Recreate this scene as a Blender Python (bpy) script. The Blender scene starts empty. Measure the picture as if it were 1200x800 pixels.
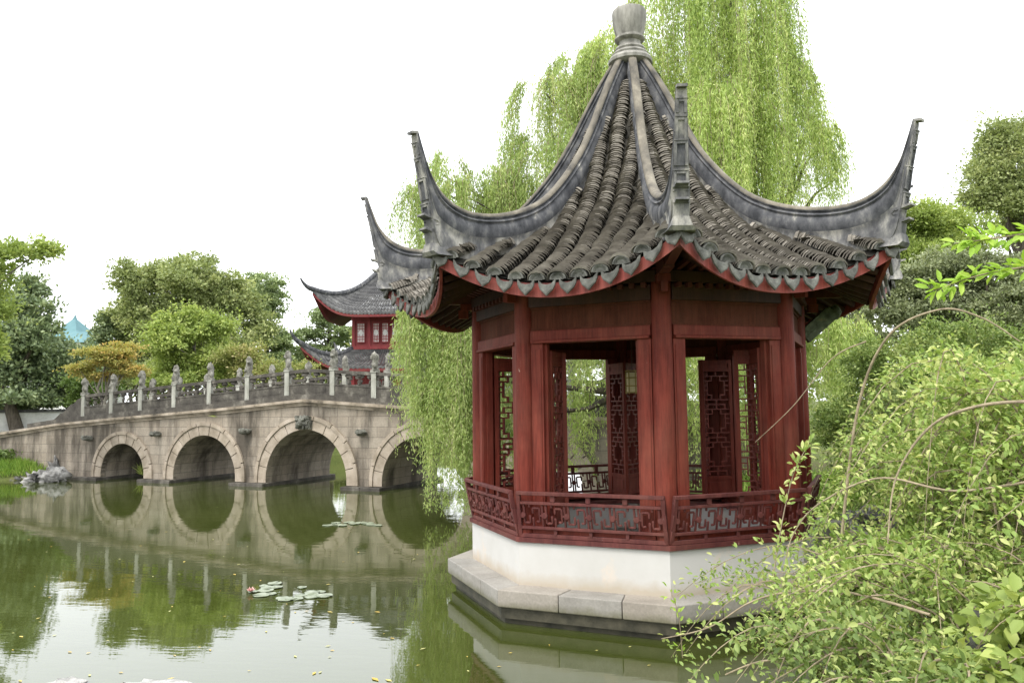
import bpy, math, random
import numpy as np
from mathutils import Vector, Matrix

PI = math.pi
R = math.radians
rnd = random.Random(11)
rng = np.random.default_rng(11)
SC = bpy.context.scene
COL = SC.collection

# ------------------------------------------------------------------ camera (solved from the photograph)
FPX, PITCH, YAW, ROLL = 942.05, R(4.4462), R(-8.8983), R(-0.7938)
EYE = np.array([0.0, -9.7813, 2.155])
FW = np.array([math.sin(YAW) * math.cos(PITCH), math.cos(YAW) * math.cos(PITCH), math.sin(PITCH)])
_r = np.array([math.cos(YAW), -math.sin(YAW), 0.0])
_u = np.cross(_r, FW)
RT = _r * math.cos(ROLL) + _u * math.sin(ROLL)
UP = _u * math.cos(ROLL) - _r * math.sin(ROLL)


def at(x, y, depth):
    """world point seen at photo pixel (x, y) at a distance along the view axis"""
    return EYE + depth * (FW + RT * (x - 600) / FPX - UP * (y - 400) / FPX)


def on_z(x, y, z=0.0):
    d = FW + RT * (x - 600) / FPX - UP * (y - 400) / FPX
    return EYE + d * (z - EYE[2]) / d[2]


# ------------------------------------------------------------------ scene objects
def tag(o, label=None, cat=None, group=None, kind=None):
    if label: o['label'] = label
    if cat: o['category'] = cat
    if group: o['group'] = group
    if kind: o['kind'] = kind
    return o


def empty(name, loc, label, cat, group=None, rz=0.0):
    o = bpy.data.objects.new(name, None)
    o.location = loc
    o.rotation_euler = (0, 0, rz)
    o.empty_display_size = 0.2
    COL.objects.link(o)
    return tag(o, label, cat, group)


def link(name, me, parent=None, loc=(0, 0, 0), rz=0.0):
    o = bpy.data.objects.new(name, me)
    o.location = loc
    o.rotation_euler = (0, 0, rz)
    if parent is not None: o.parent = parent
    COL.objects.link(o)
    return o


def dup(o, parent=None, rz=None, loc=None):
    c = o.copy()
    COL.objects.link(c)
    if parent is not None: c.parent = parent
    if rz is not None: c.rotation_euler = (0, 0, rz)
    if loc is not None: c.location = loc
    for ch in list(o.children):
        k = ch.copy(); COL.objects.link(k); k.parent = c
        for g in ch.children:
            q = g.copy(); COL.objects.link(q); q.parent = k
    return c


class MB:
    """collects faces, then becomes ONE mesh"""
    def __init__(self):
        self.v, self.f, self.m, self.t = [], [], [], []

    def add(self, verts, faces, mi=0, tint=None):
        n = len(self.v)
        self.v.extend([tuple(p) for p in verts])
        tt = rnd.random() if tint is None else tint
        for f in faces:
            self.f.append([i + n for i in f]); self.m.append(mi); self.t.append(tt)

    def box(self, c, s, M=None, mi=0, tint=None):
        x, y, z = s[0] / 2, s[1] / 2, s[2] / 2
        vs = [Vector((a * x, b * y, d * z)) for a in (-1, 1) for b in (-1, 1) for d in (-1, 1)]
        if M is not None: vs = [M @ p for p in vs]
        cc = Vector(c)
        self.add([p + cc for p in vs], [(0, 1, 3, 2), (4, 6, 7, 5), (0, 4, 5, 1), (2, 3, 7, 6), (0, 2, 6, 4), (1, 5, 7, 3)], mi, tint)

    def bar(self, a, b, w, h, mi=0, up=(0, 0, 1), tint=None):
        a, b = Vector(a), Vector(b)
        d = b - a
        L = d.length
        d.normalize()
        s = d.cross(Vector(up)); s.normalize()
        u = s.cross(d)
        M = Matrix((s, d, u)).transposed()
        self.box((a + b) / 2, (w, L, h), M, mi, tint)

    def tube(self, pts, rad, n=6, mi=0, tint=None, cap=True):
        pts = [Vector(p) for p in pts]
        if not hasattr(rad, '__len__'): rad = [rad] * len(pts)
        rings = []
        ref = Vector((0.31, 0.17, 0.94))
        for i, p in enumerate(pts):
            d = (pts[min(i + 1, len(pts) - 1)] - pts[max(i - 1, 0)])
            if d.length < 1e-9: d = Vector((0, 0, 1))
            d.normalize()
            s = d.cross(ref)
            if s.length < 0.05: s = d.cross(Vector((1, 0, 0)))
            s.normalize(); u = s.cross(d)
            rings += [p + (s * math.cos(2 * PI * k / n) + u * math.sin(2 * PI * k / n)) * rad[i] for k in range(n)]
        fs = []
        for i in range(len(pts) - 1):
            for k in range(n):
                a, b = i * n + k, i * n + (k + 1) % n
                fs.append((a, b, b + n, a + n))
        if cap:
            fs.append(tuple(range(n - 1, -1, -1)))
            fs.append(tuple((len(pts) - 1) * n + k for k in range(n)))
        self.add(rings, fs, mi, tint)

    def lathe(self, prof, c=(0, 0, 0), n=20, mi=0, tint=None):
        vs, fs = [], []
        for (r, z) in prof:
            for k in range(n):
                a = 2 * PI * k / n
                vs.append((c[0] + r * math.cos(a), c[1] + r * math.sin(a), c[2] + z))
        for i in range(len(prof) - 1):
            for k in range(n):
                a, b = i * n + k, i * n + (k + 1) % n
                fs.append((a, b, b + n, a + n))
        self.add(vs, fs, mi, tint)

    def prism(self, poly, z0, z1, mi=0, tint=None):
        n = len(poly)
        vs = [(x, y, z0) for x, y in poly] + [(x, y, z1) for x, y in poly]
        fs = [(i, (i + 1) % n, (i + 1) % n + n, i + n) for i in range(n)]
        fs += [tuple(range(n - 1, -1, -1)), tuple(range(n, 2 * n))]
        self.add(vs, fs, mi, tint)

    def grid(self, rows, mi=0, tint=None, flip=False):
        """rows: list of equal-length point lists"""
        n = len(rows[0])
        vs = [p for r_ in rows for p in r_]
        fs = []
        for i in range(len(rows) - 1):
            for k in range(n - 1):
                q = (i * n + k, i * n + k + 1, (i + 1) * n + k + 1, (i + 1) * n + k)
                fs.append(q[::-1] if flip else q)
        self.add(vs, fs, mi, tint)

    def lump(self, c, rad, seed=0, rough=0.18, nu=12, nv=8, mi=0, tint=None, flat=0.0):
        """a rough lump: sphere pushed about by a few sine waves"""
        r_ = random.Random(seed)
        ph = [(r_.uniform(1, 3.4), r_.uniform(1, 3.4), r_.uniform(1, 3.4), r_.uniform(0, 6.28), r_.uniform(.4, 1)) for _ in range(7)]
        vs = []
        for j in range(nv + 1):
            th = PI * j / nv
            for i in range(nu):
                a = 2 * PI * i / nu
                d = Vector((math.sin(th) * math.cos(a), math.sin(th) * math.sin(a), math.cos(th)))
                k = 1 + rough * sum(w * math.sin(3 * (f * d.x + g * d.y + h * d.z) + p) for f, g, h, p, w in ph) / 2.2
                if flat and d.z < 0: k *= 1 - flat
                vs.append((c[0] + rad[0] * d.x * k, c[1] + rad[1] * d.y * k, c[2] + rad[2] * d.z * k))
        fs = []
        for j in range(nv):
            for i in range(nu):
                a, b = j * nu + i, j * nu + (i + 1) % nu
                fs.append((a, a + nu, b + nu, b))
        self.add(vs, fs, mi, tint)

    def mesh(self, name, mats, smooth=None):
        me = bpy.data.meshes.new(name)
        me.from_pydata(self.v, [], self.f)
        if not isinstance(mats, (list, tuple)): mats = [mats]
        for m in mats: me.materials.append(m)
        me.polygons.foreach_set('material_index', self.m)
        a = me.attributes.new('tint', 'FLOAT', 'FACE')
        a.data.foreach_set('value', self.t)
        if smooth is not None:
            me.polygons.foreach_set('use_smooth', [True] * len(self.f))
            me.set_sharp_from_angle(angle=R(smooth))
        me.update()
        return me

    def build(self, name, mats, parent=None, smooth=None, bev=0.0, loc=(0, 0, 0), rz=0.0):
        o = link(name, self.mesh(name, mats, smooth), parent, loc, rz)
        if bev:
            b = o.modifiers.new('bevel', 'BEVEL')
            b.width = bev; b.segments = 2; b.limit_method = 'ANGLE'; b.angle_limit = R(40)
        return o


def unit(a):
    return a / np.maximum(np.linalg.norm(a, axis=-1, keepdims=True), 1e-9)


def leaf_mesh(name, mat, P, D, N, L, W, tint, near=False, extra=None):
    """many leaf-sized faces. P base, D direction, N normal, L length, W half width. extra = MB with twigs (material 2)"""
    n = len(P)
    L = np.broadcast_to(np.asarray(L, float), (n,))[:, None]; W = np.broadcast_to(np.asarray(W, float), (n,))[:, None]
    D = unit(D); S = unit(np.cross(D, N)); N = np.cross(S, D)
    if near:
        up = N * W * 0.45
        V = np.stack([P, P + D * L * .28 + S * W * .85 + up, P + D * L * .66 + S * W * .8 + up, P + D * L - N * L * .06,
                      P + D * L * .66 - S * W * .8 + up, P + D * L * .28 - S * W * .85 + up], 1).reshape(-1, 3)
        base = np.arange(n)[:, None] * 6
        F = np.concatenate([base + [0, 1, 2, 3], base + [0, 3, 4, 5]], 1).reshape(-1, 4)
        T = np.repeat(tint, 2)
    else:
        V = np.stack([P, P + D * L * .45 + S * W, P + D * L, P + D * L * .45 - S * W], 1).reshape(-1, 3)
        F = (np.arange(n)[:, None] * 4 + [0, 1, 2, 3])
        T = tint
    nv, nf = len(V), len(F)
    me = bpy.data.meshes.new(name)
    me.vertices.add(nv); me.vertices.foreach_set('co', V.astype(np.float32).ravel())
    me.loops.add(nf * 4); me.loops.foreach_set('vertex_index', F.astype(np.int32).ravel())
    me.polygons.add(nf)
    me.polygons.foreach_set('loop_start', np.arange(nf, dtype=np.int32) * 4)
    me.materials.append(mat)
    a = me.attributes.new('tint', 'FLOAT', 'FACE')
    a.data.foreach_set('value', np.asarray(T, np.float32))
    me.update(calc_edges=True)
    return me


# ------------------------------------------------------------------ materials
class NT:
    def __init__(self, name):
        self.mat = bpy.data.materials.new(name)
        self.mat.use_nodes = True
        self.t = self.mat.node_tree
        self.t.nodes.clear()
        self.out = self.n('ShaderNodeOutputMaterial')
        self.b = self.n('ShaderNodeBsdfPrincipled')
        self.t.links.new(self.b.outputs[0], self.out.inputs[0])

    def n(self, typ, **kw):
        nd = self.t.nodes.new(typ)
        for k, v in kw.items(): setattr(nd, k, v)
        return nd

    def l(self, a, b): self.t.links.new(a, b)

    def pos(self, scale=(1, 1, 1), obj=False):
        g = self.n('ShaderNodeTexCoord') if obj else self.n('ShaderNodeNewGeometry')
        mp = self.n('ShaderNodeMapping')
        mp.inputs['Scale'].default_value = scale
        self.l(g.outputs['Object'] if obj else g.outputs['Position'], mp.inputs['Vector'])
        return mp.outputs[0]

    def noise(self, scale=5, detail=4, rough=.55, stretch=(1, 1, 1), obj=False):
        nd = self.n('ShaderNodeTexNoise')
        nd.inputs['Scale'].default_value = scale; nd.inputs['Detail'].default_value = detail
        nd.inputs['Roughness'].default_value = rough
        self.l(self.pos(stretch, obj), nd.inputs['Vector'])
        return nd.outputs['Fac']

    def ramp(self, fac, stops):
        r_ = self.n('ShaderNodeValToRGB')
        el = r_.color_ramp.elements
        while len(el) < len(stops): el.new(0.5)
        for e, (p, c) in zip(el, stops):
            e.position = p; e.color = (c, c, c, 1) if not hasattr(c, '__len__') else (*c, 1)
        self.l(fac, r_.inputs['Fac'])
        return r_.outputs['Color']

    def mix(self, fac, a, b, mode='MIX'):
        m = self.n('ShaderNodeMix', data_type='RGBA', blend_type=mode)
        for s, v in ((m.inputs[0], fac), (m.inputs[6], a), (m.inputs[7], b)):
            if hasattr(v, 'is_linked'): self.l(v, s)
            elif hasattr(v, '__len__'): s.default_value = (*v, 1)
            else: s.default_value = v
        return m.outputs[2]

    def tint(self):
        a = self.n('ShaderNodeAttribute', attribute_name='tint')
        return a.outputs['Fac']

    def bump(self, h, strength=.3, dist=.02):
        b = self.n('ShaderNodeBump')
        b.inputs['Strength'].default_value = strength; b.inputs['Distance'].default_value = dist
        self.l(h, b.inputs['Height']); self.l(b.outputs[0], self.b.inputs['Normal'])

    def done(self, col, rough=.7, spec=.3):
        if hasattr(col, 'is_linked'): self.l(col, self.b.inputs['Base Color'])
        else: self.b.inputs['Base Color'].default_value = (*col, 1)
        if hasattr(rough, 'is_linked'): self.l(rough, self.b.inputs['Roughness'])
        else: self.b.inputs['Roughness'].default_value = rough
        self.b.inputs['Specular IOR Level'].default_value = spec
        return self.mat


def mottled(name, stops, scale=4, detail=6, stretch=(1, 1, 1), rough=.75, spec=.25, tint_amt=0.0, fine=.25, bump=.25, bd=.01):
    t = NT(name)
    c = t.ramp(t.noise(scale, detail, .6, stretch), stops)
    f = t.noise(scale * 9, 4, .6, stretch)
    c = t.mix(fine, c, t.ramp(f, [(.3, .35), (.7, 1.0)]), 'MULTIPLY')
    if tint_amt: c = t.mix(tint_amt, c, t.ramp(t.tint(), [(0, .25), (1, 1.0)]), 'MULTIPLY')
    if bump: t.bump(t.noise(scale * 6, 6, .65, stretch), bump, bd)
    return t.done(c, rough, spec)


def leaf_mat(name, dark, light, third=None, trans=.35, rough=.5, spec=.3, big=.6):
    t = NT(name)
    fac = t.tint()
    n = t.noise(big, 3, .5)
    m = t.n('ShaderNodeMath', operation='MULTIPLY_ADD'); t.l(n, m.inputs[0]); m.inputs[1].default_value = .7
    s = t.n('ShaderNodeMath', operation='MULTIPLY'); t.l(fac, s.inputs[0]); s.inputs[1].default_value = .75
    t.l(s.outputs[0], m.inputs[2])
    st = [(.15, dark), (.75, light)]
    if third: st.append((1.0, third))
    c = t.ramp(m.outputs[0], st)
    t.done(c, rough, spec)
    tr = t.n('ShaderNodeBsdfTranslucent')
    t.l(t.mix(.5, c, (1, 1, .35), 'MULTIPLY'), tr.inputs['Color'])
    ms = t.n('ShaderNodeMixShader'); ms.inputs[0].default_value = trans
    t.l(t.b.outputs[0], ms.inputs[1]); t.l(tr.outputs[0], ms.inputs[2]); t.l(ms.outputs[0], t.out.inputs[0])
    return t.mat


def wood(name, c0, c1, chip=None, chip_amt=.72, rough=.55, spec=.35, sc=3.0):
    t = NT(name)
    c = t.ramp(t.noise(sc, 6, .65, (3, 3, .5)), [(.3, c0), (.7, c1)])
    g = t.noise(22, 4, .6, (2.5, 2.5, .16))
    c = t.mix(.5, c, t.ramp(g, [(.35, .4), (.65, 1.0)]), 'MULTIPLY')
    fd = t.ramp(t.noise(1.7, 5, .6), [(.42, 0.0), (.7, 1.0)])
    c = t.mix(t.mix(.16, (0, 0, 0), fd), c, (.3, .15, .1))
    if chip:
        k = t.ramp(t.noise(9, 8, .7, (1.5, 1.5, .6)), [(chip_amt, 0.0), (chip_amt + .04, 1.0)])
        c = t.mix(k, c, chip)
    t.bump(g, .2, .004)
    return t.done(c, rough, spec)


M = {}
M['red'] = wood('painted_wood_red', (.115, .018, .0115), (.225, .042, .027), (.4, .28, .23), .69, .6, .2, 4.5)
M['rail'] = wood('worn_rail_wood', (.075, .022, .022), (.17, .052, .046), (.3, .2, .19), .66, .6, .2)
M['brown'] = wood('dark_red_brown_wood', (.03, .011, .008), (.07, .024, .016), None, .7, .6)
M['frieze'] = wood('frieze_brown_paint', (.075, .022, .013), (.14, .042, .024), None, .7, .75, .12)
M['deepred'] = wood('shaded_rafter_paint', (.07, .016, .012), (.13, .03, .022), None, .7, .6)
M['lattice'] = wood('lattice_wood', (.13, .026, .02), (.25, .05, .038), None, .7, .5)
M['fascia'] = wood('fascia_wood', (.2, .035, .028), (.34, .075, .06), (.5, .4, .35), .7)
M['bracket'] = mottled('carved_bracket_paint', [(.3, (.05, .06, .035)), (.6, (.16, .19, .12)), (.75, (.3, .27, .14))], 14, bump=.5)
M['tile'] = mottled('grey_roof_tile', [(.25, (.14, .125, .105)), (.5, (.28, .255, .215)), (.72, (.43, .4, .345))], 5, 7, rough=.9, tint_amt=.55, bump=.5)
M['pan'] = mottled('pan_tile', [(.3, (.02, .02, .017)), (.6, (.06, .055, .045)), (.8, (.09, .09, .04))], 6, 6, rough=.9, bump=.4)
M['drip'] = mottled('drip_tile', [(.3, (.065, .066, .06)), (.6, (.17, .172, .155)), (.8, (.32, .32, .29))], 12, 6, rough=.85, tint_amt=.35, bump=.6)
M['ridge'] = mottled('ridge_lime_and_soot', [(.34, (.04, .042, .047)), (.52, (.095, .097, .104)), (.64, (.17, .168, .165)), (.7, (.36, .345, .305)), (.82, (.48, .46, .41))], 9, 12, (1, 1, .6), .8, bump=.4)
M['ridge_low'] = mottled('ridge_lime_wash', [(.34, (.07, .071, .076)), (.48, (.15, .149, .147)), (.6, (.31, .3, .27)), (.78, (.5, .48, .43))], 8, 12, (1, 1, .5), .8, bump=.4)
M['cap'] = mottled('ridge_cap_clay', [(.3, (.07, .066, .06)), (.55, (.19, .17, .135)), (.75, (.32, .29, .23))], 6, 7, (1, 1, .5), .8, bump=.3)
M['finial'] = mottled('finial_stone', [(.3, (.13, .125, .11)), (.55, (.3, .29, .26)), (.75, (.46, .44, .4))], 5, 8, (2.2, 2.2, .5), .85, bump=.5)
M['floor'] = mottled('floor_stone', [(.3, (.2, .19, .17)), (.7, (.35, .33, .3))], 3)


def plaster():
    t = NT('white_plaster')
    c = t.ramp(t.noise(1.3, 6, .6), [(.3, (.47, .458, .43)), (.6, (.54, .53, .51))])
    s = t.ramp(t.noise(2.2, 6, .65, (1, 1, .7)), [(.58, 0.0), (.72, 1.0)])
    c = t.mix(s, c, (.62, .52, .42))
    sep = t.n('ShaderNodeSeparateXYZ'); t.l(t.pos(), sep.inputs[0])
    ad = t.n('ShaderNodeMath', operation='MULTIPLY_ADD'); t.l(t.noise(6, 5, .6), ad.inputs[0]); ad.inputs[1].default_value = -.16; t.l(sep.outputs[2], ad.inputs[2])
    low = t.ramp(ad.outputs[0], [(.28, 1.0), (.4, 0.0)])
    c = t.mix(t.mix(.7, (0, 0, 0), low), c, (.38, .31, .22))
    t.bump(t.noise(30, 4), .12, .004)
    return t.done(c, .8, .2)


def slab_stone():
    t = NT('plinth_slab_stone')
    c = t.ramp(t.noise(2.5, 8, .65), [(.3, (.27, .255, .23)), (.7, (.41, .39, .355))])
    c = t.mix(.55, c, t.ramp(t.tint(), [(0, (.72, .74, .76)), (.5, (1, .97, .93)), (1, (1, .9, .8))]), 'MULTIPLY')
    s = t.ramp(t.noise(3.1, 7, .7), [(.6, 0.0), (.75, 1.0)])
    c = t.mix(s, c, (.2, .18, .14))
    sep = t.n('ShaderNodeSeparateXYZ'); t.l(t.pos(), sep.inputs[0])
    ad = t.n('ShaderNodeMath', operation='MULTIPLY_ADD'); t.l(t.noise(5, 6, .65), ad.inputs[0]); ad.inputs[1].default_value = -.16; t.l(sep.outputs[2], ad.inputs[2])
    low = t.ramp(ad.outputs[0], [(.1, 1.0), (.17, 0.0)])
    c = t.mix(t.mix(.75, (0, 0, 0), low), c, (.13, .125, .07))
    c = t.mix(.3, c, t.ramp(t.noise(45, 3), [(.3, .4), (.7, 1.0)]), 'MULTIPLY')
    t.bump(t.noise(28, 5), .25, .006)
    return t.done(c, .85, .2)


def ashlar(name, c0, c1, bw=.62, bh=.27, mortar=(.19, .16, .13), obj=True):
    t = NT(name)
    tc = t.n('ShaderNodeTexCoord')
    sep = t.n('ShaderNodeSeparateXYZ'); t.l(tc.outputs['Object'], sep.inputs[0])
    ax = t.n('ShaderNodeMath', operation='ADD'); t.l(sep.outputs[0], ax.inputs[0]); t.l(sep.outputs[1], ax.inputs[1])
    cb = t.n('ShaderNodeCombineXYZ'); t.l(ax.outputs[0], cb.inputs[0]); t.l(sep.outputs[2], cb.inputs[1])
    br = t.n('ShaderNodeTexBrick'); t.l(cb.outputs[0], br.inputs['Vector'])
    br.inputs['Scale'].default_value = 1; br.inputs['Brick Width'].default_value = bw; br.inputs['Row Height'].default_value = bh
    br.inputs['Mortar Size'].default_value = .007; br.inputs['Mortar Smooth'].default_value = .3; br.inputs['Bias'].default_value = 0
    br.inputs['Color1'].default_value = (*c0, 1); br.inputs['Color2'].default_value = (*c1, 1); br.inputs['Mortar'].default_value = (*mortar, 1)
    br.offset = .43
    c = t.mix(.55, br.outputs['Color'], t.ramp(t.noise(2.2, 8, .65), [(.3, .45), (.7, 1.0)]), 'MULTIPLY')
    st = t.ramp(t.noise(1.5, 7, .62, (1, 1, .22)), [(.45, 0.0), (.62, 1.0)])
    c = t.mix(t.mix(.88, (0, 0, 0), st), c, (.07, .06, .048))
    c = t.mix(.35, c, t.ramp(t.noise(25, 4), [(.3, .4), (.7, 1.0)]), 'MULTIPLY')
    t.bump(br.outputs['Fac'], -.4, .01)
    return t.done(c, .85, .2)


M['plaster'] = plaster()
M['slab'] = slab_stone()
M['under'] = mottled('wet_under_stone', [(.3, (.03, .03, .022)), (.7, (.11, .10, .07))], 6, rough=.5)
M['ashlar'] = ashlar('bridge_ashlar', (.37, .315, .25), (.44, .385, .315))
M['voussoir'] = mottled('voussoir_stone', [(.3, (.26, .215, .16)), (.55, (.43, .365, .29)), (.75, (.53, .46, .385))], 2.6, 8, tint_amt=.3, bump=.35)
M['cornice'] = mottled('cornice_stone', [(.32, (.08, .07, .055)), (.45, (.3, .25, .19)), (.7, (.55, .47, .38))], 2.2, 8, (1, 1, 1), tint_amt=.2, bump=.4)
M['railstone'] = mottled('soot_dark_stone', [(.3, (.045, .04, .035)), (.55, (.11, .1, .085)), (.74, (.28, .26, .22))], 3.2, 8, (1, 1, .8), tint_amt=.2, bump=.6, bd=.03)
M['post'] = mottled('pale_granite_post', [(.3, (.24, .235, .2)), (.6, (.42, .42, .37)), (.75, (.52, .52, .47))], 3.5, 8, (1, 1, .5), bump=.3)
M['lion'] = mottled('weathered_lion_stone', [(.3, (.12, .115, .095)), (.55, (.3, .29, .25)), (.75, (.48, .46, .41))], 7, 8, bump=.9, bd=.04)
M['carving'] = mottled('green_grey_carving', [(.3, (.12, .12, .1)), (.6, (.3, .3, .255)), (.75, (.4, .4, .34))], 14, 8, bump=1, bd=.05)
M['rock'] = mottled('lake_rock', [(.33, (.05, .05, .047)), (.5, (.2, .195, .185)), (.62, (.44, .43, .41))], 2.6, 9, bump=.9, bd=.06)
M['palestone'] = mottled('pale_shore_stone', [(.3, (.2, .2, .19)), (.5, (.45, .44, .42)), (.7, (.6, .59, .56))], 5, 8, bump=.6, bd=.03)
M['rock_dark'] = mottled('dark_mossy_rock', [(.33, (.04, .042, .035)), (.6, (.13, .13, .11)), (.75, (.24, .24, .21))], 2.6, 9, bump=.9, bd=.05)  # own dark grey of the mossy rock in the corner
M['bark'] = mottled('bark', [(.3, (.05, .042, .032)), (.7, (.16, .135, .105))], 6, 7, (2, 2, .4), bump=.8, bd=.03)
M['bark_pale'] = mottled('pale_bark', [(.3, (.14, .125, .1)), (.7, (.3, .28, .23))], 6, 7, (2, 2, .4), bump=.6)
M['cane'] = mottled('cane_bark', [(.3, (.2, .16, .11)), (.6, (.38, .31, .21)), (.8, (.48, .42, .3))], 14, 5, bump=.4)
M['hall_red'] = wood('hall_red_paint', (.22, .026, .03), (.34, .045, .05), None)
M['hall_fascia'] = wood('hall_fascia_paint', (.14, .018, .02), (.22, .03, .032), None)
M['hall_white'] = mottled('hall_window_paper', [(.3, (.6, .58, .56)), (.7, (.78, .77, .75))], 4, bump=0)
M['hall_tile'] = mottled('hall_tile', [(.3, (.07, .07, .072)), (.55, (.15, .148, .145)), (.75, (.28, .275, .265))], 2.5, 8, tint_amt=.35, bump=.3)
M['teal'] = mottled('teal_sheet_roof', [(.3, (.1, .2, .22)), (.7, (.14, .26, .28))], 1.2, bump=0, fine=.1)
M['whitewall'] = mottled('garden_wall_white', [(.3, (.6, .6, .58)), (.7, (.8, .8, .78))], 1.2)
M['lantern'] = mottled('lantern_paper', [(.3, (.5, .42, .22)), (.7, (.66, .58, .36))], 9, bump=0)
M['gold'] = mottled('lantern_wood', [(.3, (.2, .14, .04)), (.7, (.34, .26, .1))], 9)

M['willow'] = leaf_mat('willow_leaf', (0.196, 0.276, 0.0805), (0.414, 0.529, 0.184), (0.598, 0.644, 0.287), .45)
M['willow_y'] = leaf_mat('willow_leaf_yellow', (0.23, 0.333, 0.0862), (0.483, 0.609, 0.196), (0.69, 0.747, 0.322), .45)
M['camphor'] = leaf_mat('camphor_leaf', (0.075, 0.106, 0.0562), (0.2, 0.263, 0.131), (0.375, 0.438, 0.225), .25)
M['broad'] = leaf_mat('broad_leaf', (0.156, 0.198, 0.078), (0.324, 0.384, 0.156), (0.504, 0.54, 0.252), .35)
M['fresh'] = leaf_mat('fresh_leaf', (0.172, 0.241, 0.0575), (0.333, 0.425, 0.115), (0.506, 0.575, 0.184), .4)
M['pine'] = leaf_mat('pine_needle', (0.132, 0.18, 0.084), (0.288, 0.372, 0.168), (0.432, 0.504, 0.24), .2)
M['greygreen'] = leaf_mat('grey_green_leaf', (0.115, 0.138, 0.0747), (0.253, 0.293, 0.155), (0.38, 0.414, 0.23), .25)
M['maple'] = leaf_mat('maple_leaf', (.24, .28, .08), (.46, .43, .14), (.6, .42, .15), .4)
M['olive'] = leaf_mat('olive_leaf', (.16, .2, .055), (.34, .38, .12), (.5, .44, .22), .35)
M['bush'] = leaf_mat('jasmine_leaf', (.15, .25, .05), (.36, .48, .135), (.58, .62, .25), .4, big=1.6)
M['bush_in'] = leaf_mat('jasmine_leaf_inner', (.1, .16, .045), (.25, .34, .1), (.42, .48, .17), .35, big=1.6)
M['bright'] = leaf_mat('young_leaf', (.2, .36, .04), (.36, .55, .08), (.46, .62, .12), .45)
M['grass'] = leaf_mat('grass_blade', (.08, .16, .02), (.2, .34, .05), (.34, .44, .1), .35)
M['hedge'] = leaf_mat('hedge_leaf', (.05, .09, .02), (.13, .2, .05), (.2, .27, .08), .3)
M['pad'] = mottled('lily_pad_skin', [(.3, (.16, .2, .12)), (.6, (.27, .31, .21)), (.8, (.37, .39, .3))], 8, 4, rough=.3, spec=.6, bump=.1)
M['petal'] = mottled('lily_petal', [(.3, (.7, .36, .33)), (.7, (.8, .55, .52))], 8, bump=0)
M['fallen'] = leaf_mat('fallen_leaf_skin', (.4, .22, .04), (.6, .45, .1), (.5, .5, .2), .1)


def ground_mat():
    t = NT('ground_soil_and_grass')
    c = t.ramp(t.noise(.35, 7, .62), [(.35, (.07, .1, .03)), (.55, (.12, .14, .045)), (.72, (.16, .12, .075))])
    c = t.mix(.5, c, t.ramp(t.noise(14, 5), [(.3, .35), (.7, 1.0)]), 'MULTIPLY')
    t.bump(t.noise(9, 6), .8, .05)
    return t.done(c, .95, .1)


def water_mat():
    t = NT('pond_water')
    c = t.ramp(t.noise(.3, 4, .5), [(.3, (.038, .049, .01)), (.7, (.054, .066, .016))])
    h1 = t.noise(1.5, 4, .5, (.8, 2.0, 1))
    h2 = t.noise(7, 3, .5, (.55, 1.9, 1))
    a = t.n('ShaderNodeMath', operation='MULTIPLY_ADD'); t.l(h2, a.inputs[0]); a.inputs[1].default_value = .22; t.l(h1, a.inputs[2])
    t.bump(a.outputs[0], .045, .04)
    t.b.inputs['IOR'].default_value = 1.8
    return t.done(c, .012, .5)


M['ground'] = ground_mat()
M['water'] = water_mat()

# ------------------------------------------------------------------ world, sun, camera
w = bpy.data.worlds.new('World'); SC.world = w; w.use_nodes = True
nt = w.node_tree; nt.nodes.clear()
sky = nt.nodes.new('ShaderNodeTexSky'); sky.sky_type = 'NISHITA'; sky.sun_disc = False
SUN_EL, SUN_AZ = 56, 205     # behind the camera, to the left
sky.sun_elevation = R(SUN_EL); sky.sun_rotation = R(SUN_AZ); sky.air_density = 2.0; sky.dust_density = 6.0; sky.ozone_density = 1.0
mx = nt.nodes.new('ShaderNodeMix'); mx.data_type = 'RGBA'; mx.inputs[0].default_value = .86
mx.inputs[7].default_value = (13.2, 13.5, 13.9, 1)       # even layer of cloud
bg = nt.nodes.new('ShaderNodeBackground'); bg.inputs['Strength'].default_value = .1
wo = nt.nodes.new('ShaderNodeOutputWorld')
nt.links.new(sky.outputs[0], mx.inputs[6]); nt.links.new(mx.outputs[2], bg.inputs[0]); nt.links.new(bg.outputs[0], wo.inputs[0])
sd = bpy.data.lights.new('sun', 'SUN'); sd.energy = 1.3; sd.angle = R(22); sd.color = (1, .96, .9)
so = bpy.data.objects.new('sun', sd); COL.objects.link(so)
az = R(SUN_AZ)
sv = Vector((math.sin(az) * math.cos(R(SUN_EL)), math.cos(az) * math.cos(R(SUN_EL)), math.sin(R(SUN_EL))))
so.rotation_euler = sv.to_track_quat('Z', 'Y').to_euler()
cd = bpy.data.cameras.new('camera'); cd.sensor_width = 36; cd.lens = FPX / 1200 * 36; cd.clip_end = 2000; cd.clip_start = .05
co = bpy.data.objects.new('camera', cd); COL.objects.link(co); SC.camera = co
Mw = Matrix(((RT[0], UP[0], -FW[0], EYE[0]), (RT[1], UP[1], -FW[1], EYE[1]), (RT[2], UP[2], -FW[2], EYE[2]), (0, 0, 0, 1)))
co.matrix_world = Mw
SC.view_settings.view_transform = 'Standard'; SC.view_settings.look = 'None'
SC.view_settings.exposure = 0.95; SC.view_settings.gamma = 1
SC.cycles.use_denoising = True
SC.cycles.max_bounces = 6; SC.cycles.diffuse_bounces = 3; SC.cycles.glossy_bounces = 3; SC.cycles.transmission_bounces = 4
SC.cycles.transparent_max_bounces = 4

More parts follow.
